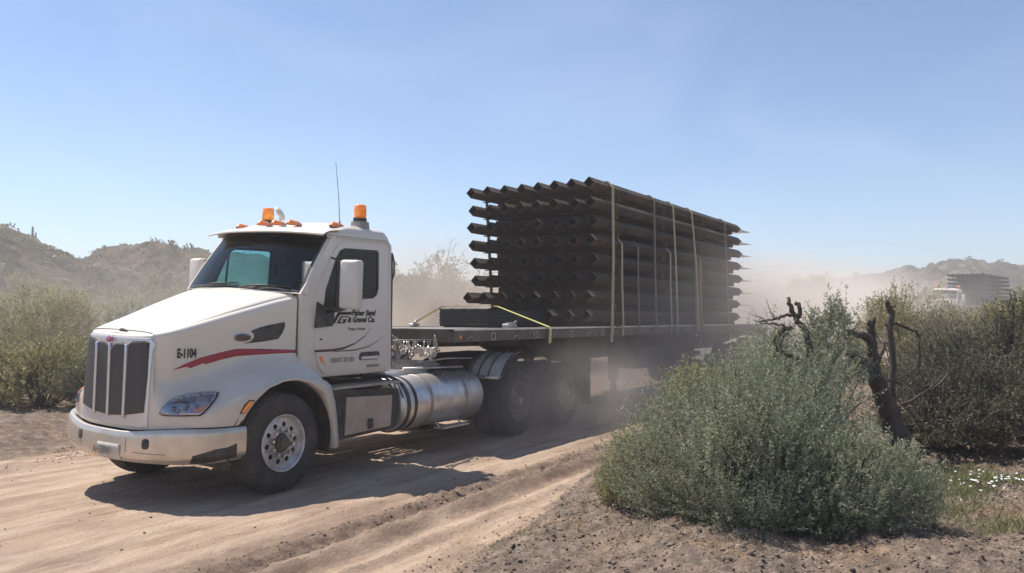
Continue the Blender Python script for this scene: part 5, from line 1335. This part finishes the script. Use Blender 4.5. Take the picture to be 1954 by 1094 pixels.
# saguaro on the ridge and two more
def saguaro(x, y, h, lb_):
    root = thing('saguaro', Matrix.Translation((x, y, hill_z(x, y) - .15)), lb_, 'cactus'); b = MB()
    b.tube([(0, 0, 0), (0, 0, h * .5), (0, 0, h * .95), (0, 0, h)], [h * .045, h * .052, h * .045, h * .015], 10); b.build('trunk', M['saguaro'], root)
    for s in (-1, 1):
        b = MB(); b.tube(crom([(0, 0, h * (.45 + .05 * s)), (s * h * .12, 0, h * (.44 + .05 * s)), (s * h * .15, 0, h * .55), (s * h * .15, 0, h * (.70 + .04 * s))], 10), [h * .034] * 9 + [h * .012], 8); b.build('arm', M['saguaro'], root)
def ridge_xy(px, f_=1.0):
    a = math.atan((px - 977) / 1600); Rn = float(np.interp(a, az, Rr)) * f_; return Rn * math.tan(a), Rn
x, y = ridge_xy(60); saguaro(x, y, 2.6, 'saguaro cactus with raised arms standing on the ridge at upper left')
x, y = ridge_xy(1578); saguaro(x, y, 4.0, 'tiny faint saguaro on the hazy right-hand ridge')
# scrub over the hills: one mass
NSC = 4200; gsc = rng = np.random.default_rng(5)
px_ = gsc.uniform(-350, 2150, NSC); aa = np.arctan((px_ - 977) / 1600); RR_ = np.interp(aa, az, Rr); ff = gsc.uniform(.34, 1.01, NSC)
XX, YY = RR_ * ff * np.tan(aa), RR_ * ff; V = []; Tn = []
for i in range(NSC):
    z_ = hill_z(XX[i], YY[i]); s_ = (.25 + .65 * gsc.random() ** 2) * (RR_[i] / 110) ** .6 * (.5 if ff[i] > .93 else 1); k = 24
    d = gsc.standard_normal((k, 3)); d[:, 2] = np.abs(d[:, 2]); d /= np.linalg.norm(d, axis=1, keepdims=True)
    P = np.array([XX[i], YY[i], z_]) + d * s_ * (.3 + .6 * gsc.random((k, 1))) * np.array([1, 1, .8])
    v_, t_ = leaf_arrays(P, d + .6 * gsc.standard_normal((k, 3)), s_ * .42, s_ * .3, np.clip(.25 + .5 * gsc.random() + .2 * gsc.standard_normal(k), 0, 1)); V.append(v_); Tn.append(t_)
o = leaves_object('hillside_scrub', np.concatenate(V), np.concatenate(Tn), M['hillbush'], None); tag(o, 'sparse olive desert scrub covering the hills', 'scrub', kind='stuff')
# scrub on the flat beyond both verges
NSC = 420; px_ = gsc.uniform(-400, 2300, NSC); Yd = gsc.uniform(19, 70, NSC); V = []; Tn = []
for i in range(NSC):
    x, y = (px_[i] - 977) / 1600 * Yd[i], Yd[i]; lx_, ly_ = to_loc(x, y); ly_ -= road_off(lx_)
    if abs(ly_) < 6.5: continue
    z_ = hill_z(x, y); s_ = .45 + .9 * gsc.random(); k = 160
    d = gsc.standard_normal((k, 3)); d[:, 2] = np.abs(d[:, 2]); d /= np.linalg.norm(d, axis=1, keepdims=True)
    P = np.array([x, y, z_]) + d * s_ * (.4 + .6 * gsc.random((k, 1))) * np.array([1, 1, .8])
    v_, t_ = leaf_arrays(P, d + .6 * gsc.standard_normal((k, 3)), s_ * .25, s_ * .12, np.clip(.2 + .5 * gsc.random() + .2 * gsc.standard_normal(k), 0, 1)); V.append(v_); Tn.append(t_)
o = leaves_object('desert_scrub', np.concatenate(V), np.concatenate(Tn), M['olive'], None); tag(o, 'scattered creosote scrub on the flat ground beyond the road', 'scrub', kind='stuff')
print('plants done')

# ================================================================== AIR AND DUST
def vol_mat(name, col, dens, anis=.25):
    m = bpy.data.materials.new(name); m.use_nodes = True; t = m.node_tree; t.nodes.clear()
    o_ = t.nodes.new('ShaderNodeOutputMaterial'); v = t.nodes.new('ShaderNodeVolumePrincipled')
    v.inputs['Color'].default_value = (*col, 1); v.inputs['Density'].default_value = dens; v.inputs['Anisotropy'].default_value = anis
    t.links.new(v.outputs[0], o_.inputs['Volume']); return m, t, v
HAZE = .0021
m, t, v = vol_mat('dusty_air', (.84, .83, .85), HAZE, .3)
zmax = max(q_[2] for q_ in hh.reshape(-1, 1).tolist() for q_ in [(0, 0, q_[0])]) + 5
b = MB(); b.box(-700, 700, -60, 640, -2.5, zmax); o = b.build('haze', m); tag(o, 'thin pale dusty air over the whole desert', 'haze', kind='stuff')
def dust(loc, rad, dens, label, noise_s=.35, rot=TH, col=(.78, .66, .55), soft=(.0, 1.0), contrast=(.35, .7), anis=.2, step=None):
    """a cloud: density falls off smoothly to nothing before the ellipsoid's skin, broken up by noise"""
    m, t, v = vol_mat('dust', col, 0, anis)
    N_ = t.nodes.new; L_ = t.links.new
    tc = N_('ShaderNodeTexCoord'); ln = N_('ShaderNodeVectorMath'); ln.operation = 'LENGTH'; L_(tc.outputs['Object'], ln.inputs[0])
    mr = N_('ShaderNodeMapRange'); mr.interpolation_type = 'SMOOTHSTEP'; mr.inputs[1].default_value = .97; mr.inputs[2].default_value = .15; mr.inputs[3].default_value = 0; mr.inputs[4].default_value = 1; L_(ln.outputs['Value'], mr.inputs[0])
    mp = N_('ShaderNodeMapping'); mp.inputs['Scale'].default_value = tuple(r_ * noise_s for r_ in rad); L_(tc.outputs['Object'], mp.inputs[0])
    n = N_('ShaderNodeTexNoise'); n.inputs['Scale'].default_value = 1; n.inputs['Detail'].default_value = 3; L_(mp.outputs[0], n.inputs['Vector'])
    m2 = N_('ShaderNodeMapRange'); m2.inputs[1].default_value = contrast[0]; m2.inputs[2].default_value = contrast[1]; m2.inputs[3].default_value = .15; m2.inputs[4].default_value = 1.6; L_(n.outputs[0], m2.inputs[0])
    a = N_('ShaderNodeMath'); a.operation = 'MULTIPLY'; L_(mr.outputs[0], a.inputs[0]); L_(m2.outputs[0], a.inputs[1])
    c = N_('ShaderNodeMath'); c.operation = 'MULTIPLY'; c.inputs[1].default_value = dens; L_(a.outputs[0], c.inputs[0]); L_(c.outputs[0], v.inputs['Density'])
    bm = bmesh.new(); bmesh.ops.create_icosphere(bm, subdivisions=3, radius=1); me = bpy.data.meshes.new('dust_cloud'); bm.to_mesh(me); bm.free()
    o = link('dust_cloud', me, m, None, Matrix.Translation(loc) @ Matrix.Rotation(rot, 4, 'Z') @ Matrix.Diagonal((*rad, 1)))
    return tag(o, label, 'dust', kind='stuff')
def wl(x, y, z): return (TM @ Vector((x, y, z)))[:]
dust(wl(13, 5.6, 1.2), (14, 4.0, 3.6), .36, 'brown dust cloud hanging over the far side of the trailer', col=(.86, .76, .66))
dust(wl(6.8, -1.3, .35), (4.4, 1.6, 1.35), .72, 'brown dust swirling round the rear truck wheels', 1.1, col=(.88, .80, .71))
dust(wl(14, -1.9, 1.0), (9.5, 3.2, 3.0), .22, 'brown dust rolling along under the trailer', .5, col=(.84, .75, .66))
dust(wl(33, 1.0, .8), (20, 8.5, 4.4), .25, 'pale tan dust trail behind the trailer, towards the distant truck', .22, col=(.94, .86, .78), anis=0)
dust(wl(62, 8, 1.0), (28, 14, 6.5), .095, 'pale dust in the air round the distant truck', .14, col=(.94, .88, .82), anis=0)
dust(wl(56, -3.5, 2.5), (9, 7, 4.5), .03, 'hanging dust just in front of the distant truck', .3, col=(.90, .84, .78), anis=0)
dust(wl(1, 13, 1.0), (14, 8, 4.5), .034, 'thin pale dust drifting over the shrubs at left', .22, col=(.90, .83, .76))
print('faces', sum(len(o.data.polygons) for o in bpy.data.objects if o.type == 'MESH'), 'objects', len(bpy.data.objects))
